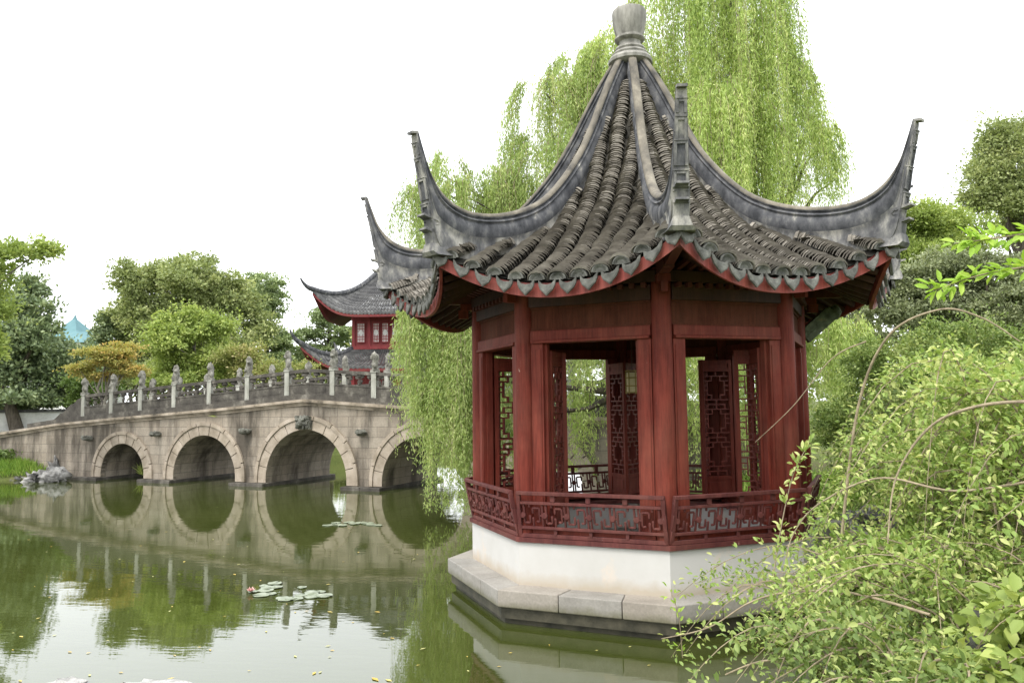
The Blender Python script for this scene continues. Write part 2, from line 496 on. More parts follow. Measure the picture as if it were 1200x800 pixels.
# ------------------------------------------------------------------ ground and pond
POND = np.array([(-46, 2), (-30, -5.5), (-14, -5.6), (-6, -4.9), (-2, -4.55), (.2, -4.2), (1.0, -3.5), (1.7, -2.9), (2.6, -1.9), (3.0, -.6), (2.9, .9), (2.2, 2.6),
                 (1.6, 4.3), (-.1, 6.5), (.2, 8.6), (2.4, 11), (2, 17), (-2, 23), (-9, 25.5), (-15, 24), (-18.5, 19), (-18.6, 15.5), (-18.5, 13.5), (-18.9, 13.0), (-19.9, 12.4), (-24, 11), (-34, 10), (-42, 8)], float)


def pond_sd(x, y):
    """signed distance to the pond outline, positive on land"""
    x, y = np.asarray(x, float), np.asarray(y, float)
    best = np.full(x.shape, 1e9); inside = np.zeros(x.shape, bool)
    for i in range(len(POND)):
        a, b = POND[i], POND[(i + 1) % len(POND)]
        e = b - a
        t = np.clip(((x - a[0]) * e[0] + (y - a[1]) * e[1]) / (e @ e), 0, 1)
        best = np.minimum(best, np.hypot(x - a[0] - t * e[0], y - a[1] - t * e[1]))
        c = ((a[1] > y) != (b[1] > y)) & (x < (b[0] - a[0]) * (y - a[1]) / (b[1] - a[1] + 1e-12) + a[0])
        inside ^= c
    return np.where(inside, -best, best)


def gz(x, y):
    x, y = np.asarray(x, float), np.asarray(y, float)
    d = pond_sd(x, y)
    H = .55 + .55 * np.clip((-x - 10) / 6, 0, 1) + .35 * np.clip((y - 14) / 10, 0, 1)
    lw = np.sin(math.atan(.28)) * (x + 6.67) + np.cos(math.atan(.28)) * (y - 10.2)
    H = np.where((x < -12) & (lw < .4), .5, H)
    H = H + .08 * np.sin(x * .9 + 1.3) * np.cos(y * .7) + .04 * np.sin(x * 2.3) * np.sin(y * 2.1 + 1)
    return np.where(d > 0, H * (1 - np.exp(-d / .55)), np.maximum(-.8, d * .9))


def gzf(x, y): return float(gz(np.array([x]), np.array([y]))[0])


def ground():
    gx = np.concatenate([[-600, -300, -150, -90, -64], np.arange(-48, 24, .45), [30, 45, 80, 150, 300, 600]])
    gy = np.concatenate([[-300, -120, -50, -24], np.arange(-14, 36, .45), [42, 55, 80, 130, 300, 900]])
    X, Y = np.meshgrid(gx, gy, indexing='xy')
    Z = gz(X.ravel(), Y.ravel())
    nx, ny = len(gx), len(gy)
    vs = np.stack([X.ravel(), Y.ravel(), Z], 1)
    fs = [(j * nx + i, j * nx + i + 1, (j + 1) * nx + i + 1, (j + 1) * nx + i) for j in range(ny - 1) for i in range(nx - 1)]
    me = bpy.data.meshes.new('ground'); me.from_pydata(vs.tolist(), [], fs); me.materials.append(M['ground'])
    me.polygons.foreach_set('use_smooth', [True] * len(fs))
    tag(link('ground', me), kind='structure')


ground()
b = MB(); b.add([(-60, -12, 0), (12, -12, 0), (12, 40, 0), (-60, 40, 0)], [(0, 1, 2, 3)])
tag(b.build('water', M['water']), kind='structure')

# ================================================================== THE PAVILION
PH0 = R(7.04)
T8 = math.tan(R(22.5))
C8 = math.cos(R(22.5))
RCOL, RW, ZF, RP, ZPT, ZPB = 1.9, 2.036, .81, 2.316, .338, .171
pav = empty('pavilion', (0, 0, 0), 'red octagonal waterside pavilion with grey tiled roof and eight upswept corners', 'pavilion')


def oct_pts(r, ph=PH0):
    return [(r * math.sin(ph + k * PI / 4), -r * math.cos(ph + k * PI / 4)) for k in range(8)]


def fang(k): return PH0 + (k + .5) * PI / 4     # rotation of the face between corner k and k+1
def cang(k): return PH0 + k * PI / 4


HIP = np.array([(.0, 6.55), (.15, 6.2), (.4, 5.68), (.6, 5.28), (.8, 4.9), (1.0, 4.58), (1.3, 4.24), (1.55, 4.03), (1.8, 3.88), (2.05, 3.82), (2.3, 3.755), (2.55, 3.705), (2.8, 3.67), (3.03, 3.655), (3.3, 3.65)])
MID = np.array([(.0, 6.5), (.15, 6.15), (.5, 5.4), (.8, 4.83), (1.2, 4.27), (1.6, 3.91), (2.0, 3.62), (2.4, 3.405), (2.63, 3.305), (2.8, 3.26), (3.1, 3.18)])


def zroof(x, d):
    zm = np.interp(d, MID[:, 0], MID[:, 1]); zh = np.interp(d / C8, HIP[:, 0], HIP[:, 1])
    k = min(1.0, abs(x) / max(d * T8, 1e-4))
    return zm + (zh - zm) * k ** 2.3


DE = 2.82      # eave distance at the corners


def dex(x):
    """eave distance along a side: the eave line curves inward between the corners"""
    return 2.63 + .19 * min(1.0, (abs(x) / 1.165) ** 2)



NB, SPX = 11, .205


def roof_slope(k):
    b = MB()
    # bedding sheet
    rows = []
    for d in np.linspace(.12, DE - .03, 26):
        rows.append([(u * d * T8, -d * (dex(u * 1.165) - .03) / (DE - .03), zroof(u * d * T8, d * (dex(u * 1.165) - .03) / (DE - .03)) - .055) for u in np.linspace(-1, 1, 13)])
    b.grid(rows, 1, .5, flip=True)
    # pan tiles
    for i in range(NB + 1):
        x = (i - NB / 2) * SPX
        d = dex(x) - .005
        d0 = max(.3, (abs(x) - .08) / T8)
        while d > d0:
            d2 = d - .085
            ra = []
            for dd, lift in ((d, .018), (d2, 0.0)):
                ra.append([(x + .075 * u, -dd, zroof(x, dd) - .05 + .028 * u * u + lift) for u in (-1, -.5, 0, .5, 1)])
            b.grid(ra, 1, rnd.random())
            d = d2
    # barrel tiles: thin curved tiles stacked down each row
    na = 6
    for i in range(NB):
        x0 = (i - (NB - 1) / 2) * SPX
        d0 = max(.22, (abs(x0) - .02) / T8)
        d = dex(x0)
        j = 0
        wob = rnd.uniform(0, 6)
        while d > d0:
            st = .032 + rnd.uniform(-.004, .004)
            z = zroof(x0, d); z2 = zroof(x0, d - .05)
            th = math.atan2(z2 - z, .05)
            st *= max(.34, math.cos(th))
            nrm = Vector((0, -math.sin(th), math.cos(th)))
            xj = x0 + rnd.uniform(-.01, .01) + .012 * math.sin(j * .13 + wob)
            rr = .083 + rnd.uniform(-.004, .004)
            if d < .9: rr *= .8 + .2 * d / .9
            tw = rnd.uniform(-.012, .012)
            lift = rnd.uniform(0, .011)
            ring = []
            for dd, r_ in ((d, rr + .009 + lift), (d - st, rr - .004)):
                zz = zroof(x0, dd)
                c = Vector((xj, -dd, zz - .022))
                ring.append([c + Vector((1, 0, 0)) * r_ * math.cos(PI * q / na + tw) * 1.05 + nrm * r_ * math.sin(PI * q / na + tw) for q in range(na + 1)])
            # lower edge face of the tile
            inner = [c_ - (nrm * .022) * math.sin(PI * q / na) for q, c_ in enumerate(ring[0])]
            t_ = rnd.random()
            b.grid([inner, ring[0]], 0, t_ * .5)
            b.grid(ring, 0, t_)
            d -= st; j += 1
    o = b.build('roof_slope', [M['tile'], M['pan']], pav, rz=fang(k))
    # eave end tiles
    e = MB()
    for i in range(NB):
        x = (i - (NB - 1) / 2) * SPX
        z = zroof(x, dex(x)) - .022
        out = [(x + .08 * math.cos(PI * q / 10), -dex(x) - .012, z + .08 * math.sin(PI * q / 10)) for q in range(11)]
        mid = [(x + .066 * math.cos(PI * q / 10), -dex(x) - .02, z + .066 * math.sin(PI * q / 10)) for q in range(11)]
        inn = [(x + .045 * math.cos(PI * q / 10), -dex(x) + .0, z - .004 + .045 * math.sin(PI * q / 10)) for q in range(11)]
        bk = [(x + .08 * math.cos(PI * q / 10), -dex(x) + .05, z + .08 * math.sin(PI * q / 10)) for q in range(11)]
        cc = [(x, -dex(x) + .004, z)] * 11
        e.grid([bk, out, mid, inn, cc], 0, rnd.random())
    for i in range(NB + 1):
        x = (i - NB / 2) * SPX
        z = zroof(x, dex(x)) - .052
        sl = (zroof(x + .05, dex(x + .05)) - zroof(x - .05, dex(x - .05))) / .1
        shp = [(-.083, .03), (-.08, -.02), (-.062, -.06), (-.028, -.09), (0, -.118), (.028, -.09), (.062, -.06), (.08, -.02), (.083, .03), (.05, -.004), (0, -.014), (-.05, -.004)]
        n = len(shp)
        jz = rnd.uniform(-.006, .006)
        fr = [(x + p, -dex(x) - .03 - .25 * q * -.5, z + q + sl * p + jz) for p, q in shp]
        sc_ = [(x + p * .8, -dex(x) - .036 + .125 * q, z + (q + .04) * .78 - .04 + sl * p + jz) for p, q in shp]
        bk = [(x + p, -dex(x) - .008 + .125 * q, z + q + sl * p + jz) for p, q in shp]
        vs = fr + sc_ + bk
        fs = [(a, (a + 1) % n, (a + 1) % n + n, a + n) for a in range(n)]
        fs += [(a, a + 2 * n, (a + 1) % n + 2 * n, (a + 1) % n) for a in range(n)]
        fs += [tuple(range(n, 2 * n)), tuple(range(3 * n - 1, 2 * n - 1, -1))]
        e.add(vs, fs, 0)
    e.build('eave_tiles', M['drip'], o)
    return o


for k in range(8): roof_slope(k)

# hip ridge and its upswept horn, built pointing to -Y
RT_TOP = [(.12, 6.5), (.21, 6.37), (.4, 6.08), (.6, 5.71), (.78, 5.36), (1.0, 5.0), (1.28, 4.66), (1.55, 4.41), (1.8, 4.26), (2.05, 4.16), (2.3, 4.095), (2.55, 4.065), (2.75, 4.08), (2.92, 4.145), (3.05, 4.25), (3.145, 4.38), (3.205, 4.52), (3.25, 4.64), (3.275, 4.71)]
RT_BOT = [(-.05, 6.3), (.0, 6.2), (.14, 5.9), (.32, 5.56), (.5, 5.22), (.75, 4.82), (1.08, 4.4), (1.4, 4.08), (1.7, 3.88), (2.0, 3.74), (2.3, 3.64), (2.6, 3.58), (2.85, 3.57), (3.06, 3.66), (3.14, 3.9), (3.18, 4.13), (3.24, 4.38), (3.285, 4.58), (3.305, 4.695)]


def dense(pts, n):
    pts = np.array(pts); s = np.concatenate([[0], np.cumsum(np.hypot(*np.diff(pts, axis=0).T))])
    # Catmull-Rom through the points
    out = []
    m = len(pts)
    for i in range(m - 1):
        p0, p1, p2, p3 = pts[max(i - 1, 0)], pts[i], pts[i + 1], pts[min(i + 2, m - 1)]
        for q in range(n):
            t = q / n
            out.append(.5 * ((2 * p1) + (-p0 + p2) * t + (2 * p0 - 5 * p1 + 4 * p2 - p3) * t * t + (-p0 + 3 * p1 - 3 * p2 + p3) * t ** 3))
    out.append(pts[-1])
    return np.array(out)


def hip_ridge():
    b = MB()
    T, Bm = dense(RT_TOP, 3), dense(RT_BOT, 3)
    # profile: (half width, absolute depth below the top in metres), last entries by share of the depth
    prof = [(.0, 0), (.032, .006), (.048, .022), (.053, .042), (.046, .056), (.034, .062), (.034, .072), (.056, .08), (.062, .092), (.046, .103), (.043, .113), (.062, .14), (.071, .2), (.064, .26), (.05, .285), (.055, .34), (.075, .4), (.08, 9)]
    rows = []
    for t_, m_ in zip(T, Bm):
        d = m_ - t_
        L = np.hypot(*d)
        d = d / L
        row = []
        kh = min(1.0, L / .4)
        for wd, dp in prof:
            dd = L if dp > 5 else min(dp * kh, L * .97)
            ww = wd if kh >= 1 else wd * kh + .042 * (1 - kh) * (wd > 0)
            p = t_ + d * dd
            row.append((ww, -p[0], p[1]))
        rows.append(row)
    full = []
    for row in rows:
        full.append([(-x, y, z) for x, y, z in row[::-1]] + [(x, y, z) for x, y, z in row[1:]])
    n = len(full[0])
    vs = [p for r_ in full for p in r_]
    for i in range(len(full) - 1):
        for k in range(n - 1):
            kk = k if k < len(prof) - 1 else n - 2 - k       # 0 = lowest band
            band = len(prof) - 2 - kk                         # 0 = top band
            mi = 1 if band < 3 else (2 if band >= 13 else 0)
            b.f.append([i * n + k, i * n + k + 1, (i + 1) * n + k + 1, (i + 1) * n + k]); b.m.append(mi); b.t.append(.5)
        b.f.append([i * n + n - 1, i * n, (i + 1) * n, (i + 1) * n + n - 1]); b.m.append(2); b.t.append(.5)
    b.f.append(list(range((len(full) - 1) * n, len(full) * n))); b.m.append(0); b.t.append(.5)
    b.v = vs
    return b.mesh('hip_ridge', [M['ridge'], M['cap'], M['ridge_low']], 50)


def horn_ornament():
    out = []
    b = MB()
    # tip cap turned outward
    b.box((0, -3.315, 4.71), (.086, .075, .022), Matrix.Rotation(R(8), 3, 'X'), 1)
    out.append(('horn_tip', b.mesh('horn_tip', [M['ridge'], M['ridge_low']])))
    # stepped blocks up the outer edge, each with a sunk panel
    for (r_, z, h, wd, tk, tilt) in ((3.27, 4.56, .11, .086, .016, -12), (3.232, 4.39, .17, .096, .018, -13), (3.188, 4.19, .2, .112, .022, -10), (3.15, 3.985, .13, .12, .03, -9)):
        b = MB()
        Mx = Matrix.Rotation(R(-tilt), 3, 'X')
        b.box((0, -r_, z), (wd, tk, h), Mx, 0)
        for sx in (-1, 1):
            b.box(Vector((sx * (wd / 2 - .011), -r_, z)) + Mx @ Vector((0, -tk / 2 - .006, 0)), (.022, .012, h), Mx, 1)
        b.box(Vector((0, -r_, z)) + Mx @ Vector((0, -tk / 2 - .007, h / 2 - .012)), (wd - .046, .014, .022), Mx, 1)
        b.box(Vector((0, -r_, z)) + Mx @ Vector((0, -.012, h / 2 + .009)), (wd + .004, tk + .014, .012), Mx, 1)
        out.append(('horn_block', b.mesh('horn_block', [M['ridge'], M['ridge_low']])))
    b = MB()
    # block at the foot, flared skirt
    b.box((0, -3.1, 3.74), (.13, .07, .16), Matrix.Rotation(R(8), 3, 'X'), 1)
    vs = []
    for z, hw, r0, r1 in ((3.68, .07, 2.98, 3.14), (3.60, .10, 2.96, 3.15), (3.565, .135, 2.94, 3.12)):
        vs += [(-hw, -r0, z), (-hw * .9, -r1, z), (hw * .9, -r1, z), (hw, -r0, z)]
    fs = []
    for j in range(2):
        for q in range(4):
            a, c = j * 4 + q, j * 4 + (q + 1) % 4
            fs.append((a, a + 4, c + 4, c))
    fs += [(3, 2, 1, 0), (8, 9, 10, 11)]
    b.add(vs, fs, 1)
    out.append(('horn_foot', b.mesh('horn_foot', [M['ridge'], M['ridge_low']])))
    return out


def curled_prong():
    b = MB()
    z, l = 0, .14
    pts = [(0, 0, -.02), (0, -l * .6, 0), (0, -l, .012)]
    b.bar(pts[0], pts[1], .13, .026, 1); b.bar(pts[1], pts[2], .11, .02, 1)
    for sx in (-1, 1):
        b.tube([(sx * .055, -.01 - .04 * math.cos(a), -.045 + .026 * math.sin(a)) for a in np.linspace(0, 5, 9)], .011, 6, 1)
    return b.mesh('curled_prong', [M['ridge'], M['ridge_low']])


mr, mo, mpr = hip_ridge(), horn_ornament(), curled_prong()
for k in range(8):
    o = link('hip_ridge', mr, pav, rz=cang(k))
    for nm_, me_ in mo: link(nm_, me_, o)
    link('curled_prong', mpr, o, (0, -3.09, 3.93)); link('curled_prong', mpr, o, (0, -3.07, 3.8))

b = MB()
b.lathe([(r_, 6.3 + (z_ - 6.3) * .88) for r_, z_ in [(0, 7.115), (.16, 7.12), (.2, 7.1), (.214, 7.06), (.208, 6.93), (.185, 6.8), (.165, 6.735), (.163, 6.715), (.184, 6.70), (.186, 6.675), (.17, 6.655), (.136, 6.64), (.13, 6.6), (.14, 6.575), (.178, 6.555), (.19, 6.525), (.178, 6.5), (.2, 6.485), (.225, 6.455), (.215, 6.43), (.25, 6.41), (.272, 6.37), (.268, 6.33), (.22, 6.3), (.1, 6.28)][::-1]], n=32)
fo = b.build('finial', M['finial'], pav, smooth=35)

# fascia boards, soffit with rafters, beams
b = MB()
f_, bk, fr = [], [], []
xs = np.linspace(-1, 1, 25)
HW = 2.79 * T8
rows = [[], [], [], []]
for u in xs:
    x = u * HW
    de = dex(x); zt = zroof(x * .985, de) - .045
    zb = 3.125 + .345 * abs(u) ** 2.1
    rows[0].append((x, -de + .03, zt)); rows[1].append((x, -de + .03, zb)); rows[2].append((x * .987, -de + .065, zb)); rows[3].append((x * .987, -de + .065, zt))
b.grid(rows + [rows[0]], 0, .5, flip=True)
mf = b.mesh('fascia_board', M['fascia'], 40)
b = MB()
rows = []
for d in np.linspace(2.75, 1.55, 9):
    rows.append([(u * d * T8, -(1.55 + (d - 1.55) * (dex(u * 1.165) - 1.62) / 1.2), zroof(u * d * T8, 1.55 + (d - 1.55) * (dex(u * 1.165) - 1.62) / 1.2) - (.1 if d < 2.7 else .08)) for u in xs])
b.grid(rows, 0, .3)
for i in range(15):
    x = (i - 7) * .148
    d1, d0 = dex(x) - .075, max(1.6, abs(x) / T8)
    if d1 - d0 < .15: continue
    n = 5
    for q in range(n):
        da, db = d1 + (d0 - d1) * q / n, d1 + (d0 - d1) * (q + 1) / n
        b.bar((x, -da, zroof(x, da) - .135), (x, -db, zroof(x, db) - .135), .05, .06, 1)
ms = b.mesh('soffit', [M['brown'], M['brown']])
b = MB()
hw = RCOL * math.sin(R(22.5)) - .095
AP = RCOL * C8
b.box((0, -AP, 2.85), (2 * hw, .13, .1))
b.box((0, -AP - .012, 2.785), (2 * hw - .02, .15, .03))
ml = b.mesh('lintel', M['red'])
b = MB()
b.box((0, -AP, 3.02), (2 * hw, .05, .24))
b.box((0, -AP - .004, 2.91), (2 * hw, .075, .022)); b.box((0, -AP - .004, 3.135), (2 * hw, .075, .022))
mfr = b.mesh('frieze_panel', [M['frieze'], M['red']])
b = MB()
b.box((0, -AP, 3.22), (2 * hw + .02, .15, .15))
b.box((0, -AP - .03, 3.37), (2 * hw + .16, .17, .11))
for i in range(11): b.box(((i - 5) * .118, -AP - .1, 3.285), (.05, .07, .05), mi=1)
for i in range(10): b.box(((i - 4.5) * .13, -AP - .16, 3.47), (.05, .3, .05), Matrix.Rotation(R(-14), 3, 'X'), mi=1)
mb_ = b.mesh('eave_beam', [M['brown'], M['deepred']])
for k in range(8):
    for nm, me, bv in (('fascia_board', mf, 0), ('soffit', ms, 0), ('lintel', ml, .006), ('frieze_panel', mfr, 0), ('eave_beam', mb_, .005)):
        o = link(nm, me, pav, rz=fang(k))
        if bv:
            q = o.modifiers.new('bevel', 'BEVEL'); q.width = bv; q.segments = 2; q.limit_method = 'ANGLE'
# columns with capital blocks and hip beams
b = MB()
b.lathe([(.0, .3), (.105, .3), (.105, 1.2), (.1, 2.6), (.098, 3.45), (0, 3.45)], (0, -RCOL, 0), 24)
mc = b.mesh('column', M['red'], 40)
b = MB()
b.bar((0, -RCOL + .3, 3.42), (0, -2.45, 3.44), .1, .13); b.bar((0, -2.44, 3.44), (0, -2.98, 3.5), .085, .1)
b.box((0, -RCOL - .13, 3.33), (.13, .2, .075), mi=1); b.box((0, -RCOL - .2, 3.245), (.06, .12, .1), mi=1)
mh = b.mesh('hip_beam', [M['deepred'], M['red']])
for k in range(8):
    link('column', mc, pav, rz=cang(k))
    link('hip_beam', mh, pav, rz=cang(k))
b = MB()
b.bar((0, -1.99, 2.9), (0, -2.34, 3.2), .085, .16); b.bar((0, -2.0, 2.885), (0, -2.35, 3.185), .1, .03); b.bar((0, -1.97, 2.98), (0, -2.26, 3.235), .1, .03)
b.lump((0, -2.37, 3.2), (.05, .07, .08), 4)
b.build('carved_bracket', M['bracket'], pav, rz=cang(2))

# door frames, lattice leaves
b = MB()
for sx in (-1, 1):
    b.box((sx * .565, -AP, 1.81), (.13, .1, 1.92))
    b.box((sx * .484, -AP + .03, 1.81), (.03, .07, 1.92))
    b.box((sx * .565, -AP - .053, 1.81), (.09, .008, 1.8))
b.box((0, -AP, .865), (2 * hw, .14, .05))
mdf = b.mesh('door_frame', M['red'])


def leaf_lattice():
    """one door leaf in its own plane: x from 0 to .46, y thickness, z up"""
    fr = MB()
    wd, z0, z1 = .46, .9, 2.7
    fr.box((.022, 0, (z0 + z1) / 2), (.044, .04, z1 - z0)); fr.box((wd - .022, 0, (z0 + z1) / 2), (.044, .04, z1 - z0))
    for z in (z0 + .025, z0 + .26, z1 - .025, z1 - .13): fr.box((wd / 2, 0, z), (wd - .088, .036, .045))
    fr.box((wd / 2, 0, z0 + .143), (wd - .088, .016, .19)); fr.box((wd / 2, 0, z1 - .078), (wd - .088, .016, .06))
    for sy in (-1, 1): fr.box((wd / 2, sy * .011, z0 + .143), (wd - .17, .006, .12))
    la = MB()
    zz0, zz1, x0, x1 = z0 + .2825, z1 - .1525, .044, wd - .044
    nx, nz = 6, 22
    cx, cz = (x1 - x0) / nx, (zz1 - zz0) / nz
    unit_ = ['......', '..OO..', '.OOOO.', '.OOOO.', '.OOOO.', '..OO..', '......']
    pat = (['......'] if nz % 7 else []) + unit_ * (nz // 7)
    pat = (pat + ['......'] * nz)[:nz]
    op = lambda i, j: 0 <= i < nx and 0 <= j < nz and pat[j][i] == 'O'
    r_ = random.Random(5)
    keep = {}
    def kp(a, i, j):      # mirrored drop-outs make the stepped fret
        key = (a, min(i, (nx - 1 if a == 'h' else nx) - i), j % 7)
        if key not in keep: keep[key] = r_.random() < .72
        return keep[key]
    t = .015
    for i in range(nx + 1):
        for j in range(nz):
            A, Bq = op(i - 1, j), op(i, j)
            if i in (0, nx) or (A and Bq): continue
            if (A != Bq) or kp('v', i, j): la.box((x0 + i * cx, 0, zz0 + (j + .5) * cz), (t, .022, cz - t))
    for i in range(nx):
        for j in range(nz + 1):
            A, Bq = op(i, j - 1), op(i, j)
            if j in (0, nz) or (A and Bq): continue
            if (A != Bq) or kp('h', i, j): la.box((x0 + (i + .5) * cx, 0, zz0 + j * cz), (cx + t, .02, t))
    return fr.mesh('lattice_door', M['red']), la.mesh('fretwork', M['lattice'])


mlf, mla = leaf_lattice()
for k in range(8):
    a = fang(k)
    o = link('door_frame', mdf, pav, rz=a)
    for sx in (-1, 1):
        op = 92 + rnd.uniform(-6, 10)
        if k == 0 and sx == 1: op = 112
        hx, hy = sx * .478, -AP + .09
        lx = hx * math.cos(a) - hy * math.sin(a); ly = hx * math.sin(a) + hy * math.cos(a)
        ang = R(op) if sx == -1 else PI - R(op)
        q = link('lattice_door', mlf, pav, (lx, ly, 0), a + ang)
        link('fretwork', mla, q)

# low wall, seat, floor, plinth
b = MB()
po, pi_ = oct_pts(RW - .02), oct_pts(1.74)
for k in range(8):
    k2 = (k + 1) % 8
    b.add([(*po[k], .28), (*po[k2], .28), (*po[k2], .768), (*po[k], .768), (*pi_[k], .28), (*pi_[k2], .28), (*pi_[k2], .768), (*pi_[k], .768)], [(0, 1, 2, 3), (3, 2, 6, 7), (5, 4, 7, 6)])
wall_o = b.build('low_wall', M['plaster'], pav, bev=.012)
b = MB()
po, pi_ = oct_pts(RW + .012), oct_pts(1.62)
for k in range(8):
    k2 = (k + 1) % 8
    vs = [(*po[k], .768), (*po[k2], .768), (*po[k2], .812), (*po[k], .812), (*pi_[k], .768), (*pi_[k2], .768), (*pi_[k2], .812), (*pi_[k], .812)]
    b.add(vs, [(0, 1, 2, 3), (3, 2, 6, 7), (1, 0, 4, 5), (4, 7, 6, 5)])
b.build('bench_seat', M['rail'], pav)
b = MB(); b.prism(oct_pts(1.78), .36, .42)
b.build('floor', M['floor'], pav)
b = MB(); b.prism(oct_pts(1.86), 3.3, 3.32)
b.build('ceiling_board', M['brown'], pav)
b = MB()
po = oct_pts(RP); pi_ = oct_pts(1.9)
for k in range(8):
    a0, a1, c0, c1 = Vector(po[k]), Vector(po[(k + 1) % 8]), Vector(pi_[k]), Vector(pi_[(k + 1) % 8])
    cuts = [0, rnd.uniform(.22, .4), rnd.uniform(.6, .78), 1]
    for q in range(3):
        t0, t1 = cuts[q] + (.0 if q == 0 else .0018), cuts[q + 1] - (.0 if q == 2 else .0018)
        P = [a0.lerp(a1, t0), a0.lerp(a1, t1), c0.lerp(c1, t1), c0.lerp(c1, t0)]
        jz = rnd.uniform(-.003, .003)
        b.add([(p.x, p.y, ZPB) for p in P] + [(p.x, p.y, ZPT + jz) for p in P], [(0, 1, 5, 4), (1, 2, 6, 5), (2, 3, 7, 6), (3, 0, 4, 7), (4, 5, 6, 7), (3, 2, 1, 0)])
b.build('plinth', M['slab'], pav, bev=.01)
b = MB(); b.prism(oct_pts(RP - .045), .06, ZPB - .004); b.prism(oct_pts(RP - .1), -.9, .06)
b.build('foundation', M['under'], pav)


def bench_back():
    b = MB()
    AW = RW * C8
    lean = lambda z: -(AW - .045) - .105 * ((z - .81) / .455) ** .8 if z > .81 else -(AW - .045)
    Lb, Lt = .748, .738
    ln = lambda z: Lb + (Lt - Lb) * (z - .81) / .455
    P = lambda x, z: (x, lean(z), z)
    def hb(z, w_, h_, L=None):
        L = ln(z) if L is None else L
        b.bar(P(-L, z), P(L, z), w_, h_)
    hb(1.262, .05, .036, .756); hb(1.165, .034, .03); hb(.915, .034, .03); hb(.834, .045, .04)
    for sx in (-1, 1):
        zz = [.82, .95, 1.1, 1.25]
        for q in range(3): b.bar(P(sx * ln(zz[q]), zz[q]), P(sx * ln(zz[q + 1]), zz[q + 1]), .045, .04, up=(1, 0, 0))
    for x in (-.37, 0, .37):
        b.box((x, lean(.872), .872), (.035, .03, .055)); b.box((x, lean(1.213), 1.213), (.05, .026, .066))
    # fretwork
    zt, zb, zm = 1.15, .93, 1.04
    nm = 6
    mw = 2 * .715 / nm
    t = .017
    def seg(x0, z0, x1, z1):
        b.bar(P(x0, z0), P(x1, z1), t, t + .004, up=(0, 0, 1) if abs(z0 - z1) < .001 else (1, 0, 0))
    for i in range(nm):
        x = -.715 + i * mw
        s = 1 if i < nm / 2 else -1
        X = lambda f: x + (f if s > 0 else 1 - f) * mw
        seg(X(.1), zt, X(.1), zb + .03); seg(X(.1), zb + .035, X(.36), zb + .035); seg(X(.36), zb + .035, X(.36), zm)
        seg(X(.36), zt - .03, X(.36), zt); seg(X(.5), zb, X(.5), zm - .02); seg(X(.5), zt - .035, X(.8), zt - .035); seg(X(.8), zt - .035, X(.8), zb + .05)
        seg(X(.5), zm + .02, X(.5), zt - .035); seg(X(.64), zb + .05, X(.8), zb + .05); seg(X(.93), zb, X(.93), zt)
        seg(X(.8), zm, X(.93), zm)
    for i in range(nm + 1):
        x = -.715 + i * mw
        c = Vector(P(x * .985, zm))
        b.lathe([(0, -.016), (.03, -.014), (.034, 0), (.03, .014), (0, .016)], (0, 0, 0), 10)
        n0 = len(b.v) - 50
        for q in range(n0, len(b.v)):
            vx, vy, vz = b.v[q]
            b.v[q] = (c.x + vx, c.y + vz, c.z + vy)
    return b.mesh('bench_back', M['rail'], 30)


mbb = bench_back()
for k in range(8):
    if k == 2: continue
    o = link('bench_back', mbb, pav, rz=fang(k))
    q = o.modifiers.new('bevel', 'BEVEL'); q.width = .004; q.segments = 1; q.limit_method = 'ANGLE'

# lantern hanging inside
lc = at(741, 447, 9.9)
lan = empty('hanging_lantern', (lc[0], lc[1], lc[2] - .16), 'small yellow paper lantern hanging inside the pavilion', 'lantern')
b = MB(); b.prism([(.075 * math.cos(k * PI / 3), .075 * math.sin(k * PI / 3)) for k in range(6)], .03, .27)
b.build('shade', M['lantern'], lan)
b = MB()
for k in range(6):
    c_, s_ = .08 * math.cos(k * PI / 3), .08 * math.sin(k * PI / 3)
    b.box((c_, s_, .15), (.014, .014, .28))
for z in (.02, .1, .2, .285): b.prism([(.086 * math.cos(k * PI / 3), .086 * math.sin(k * PI / 3)) for k in range(6)], z, z + .014)
b.build('frame', M['gold'], lan)
b = MB(); b.tube([(0, 0, .29), (0, 0, 3.3 - lc[2] + .16)], .006, 5)
b.build('cord', M['brown'], lan)

# ================================================================== THE BRIDGE
AL = math.atan(.28)
bri = empty('stone_arch_bridge', (-6.67, 10.2, 0), 'beige stone bridge with five round arches and carved lion posts', 'bridge', rz=-AL)
WB = 2.8
ARCH = [(-9.2, .92), (-5.9, 1.18), (-2.28, 1.345), (1.34, 1.18), (4.64, .92)]
ZS = .2
XC = -2.28
ZC_T = np.array([0, .6, 3, 7.2, 9.8, 12.7, 16])
ZC_Z = np.array([2.365, 2.325, 2.15, 1.91, 1.74, 1.43, 1.15])


def zc(X): return float(np.interp(abs(X - XC), ZC_T, ZC_Z))


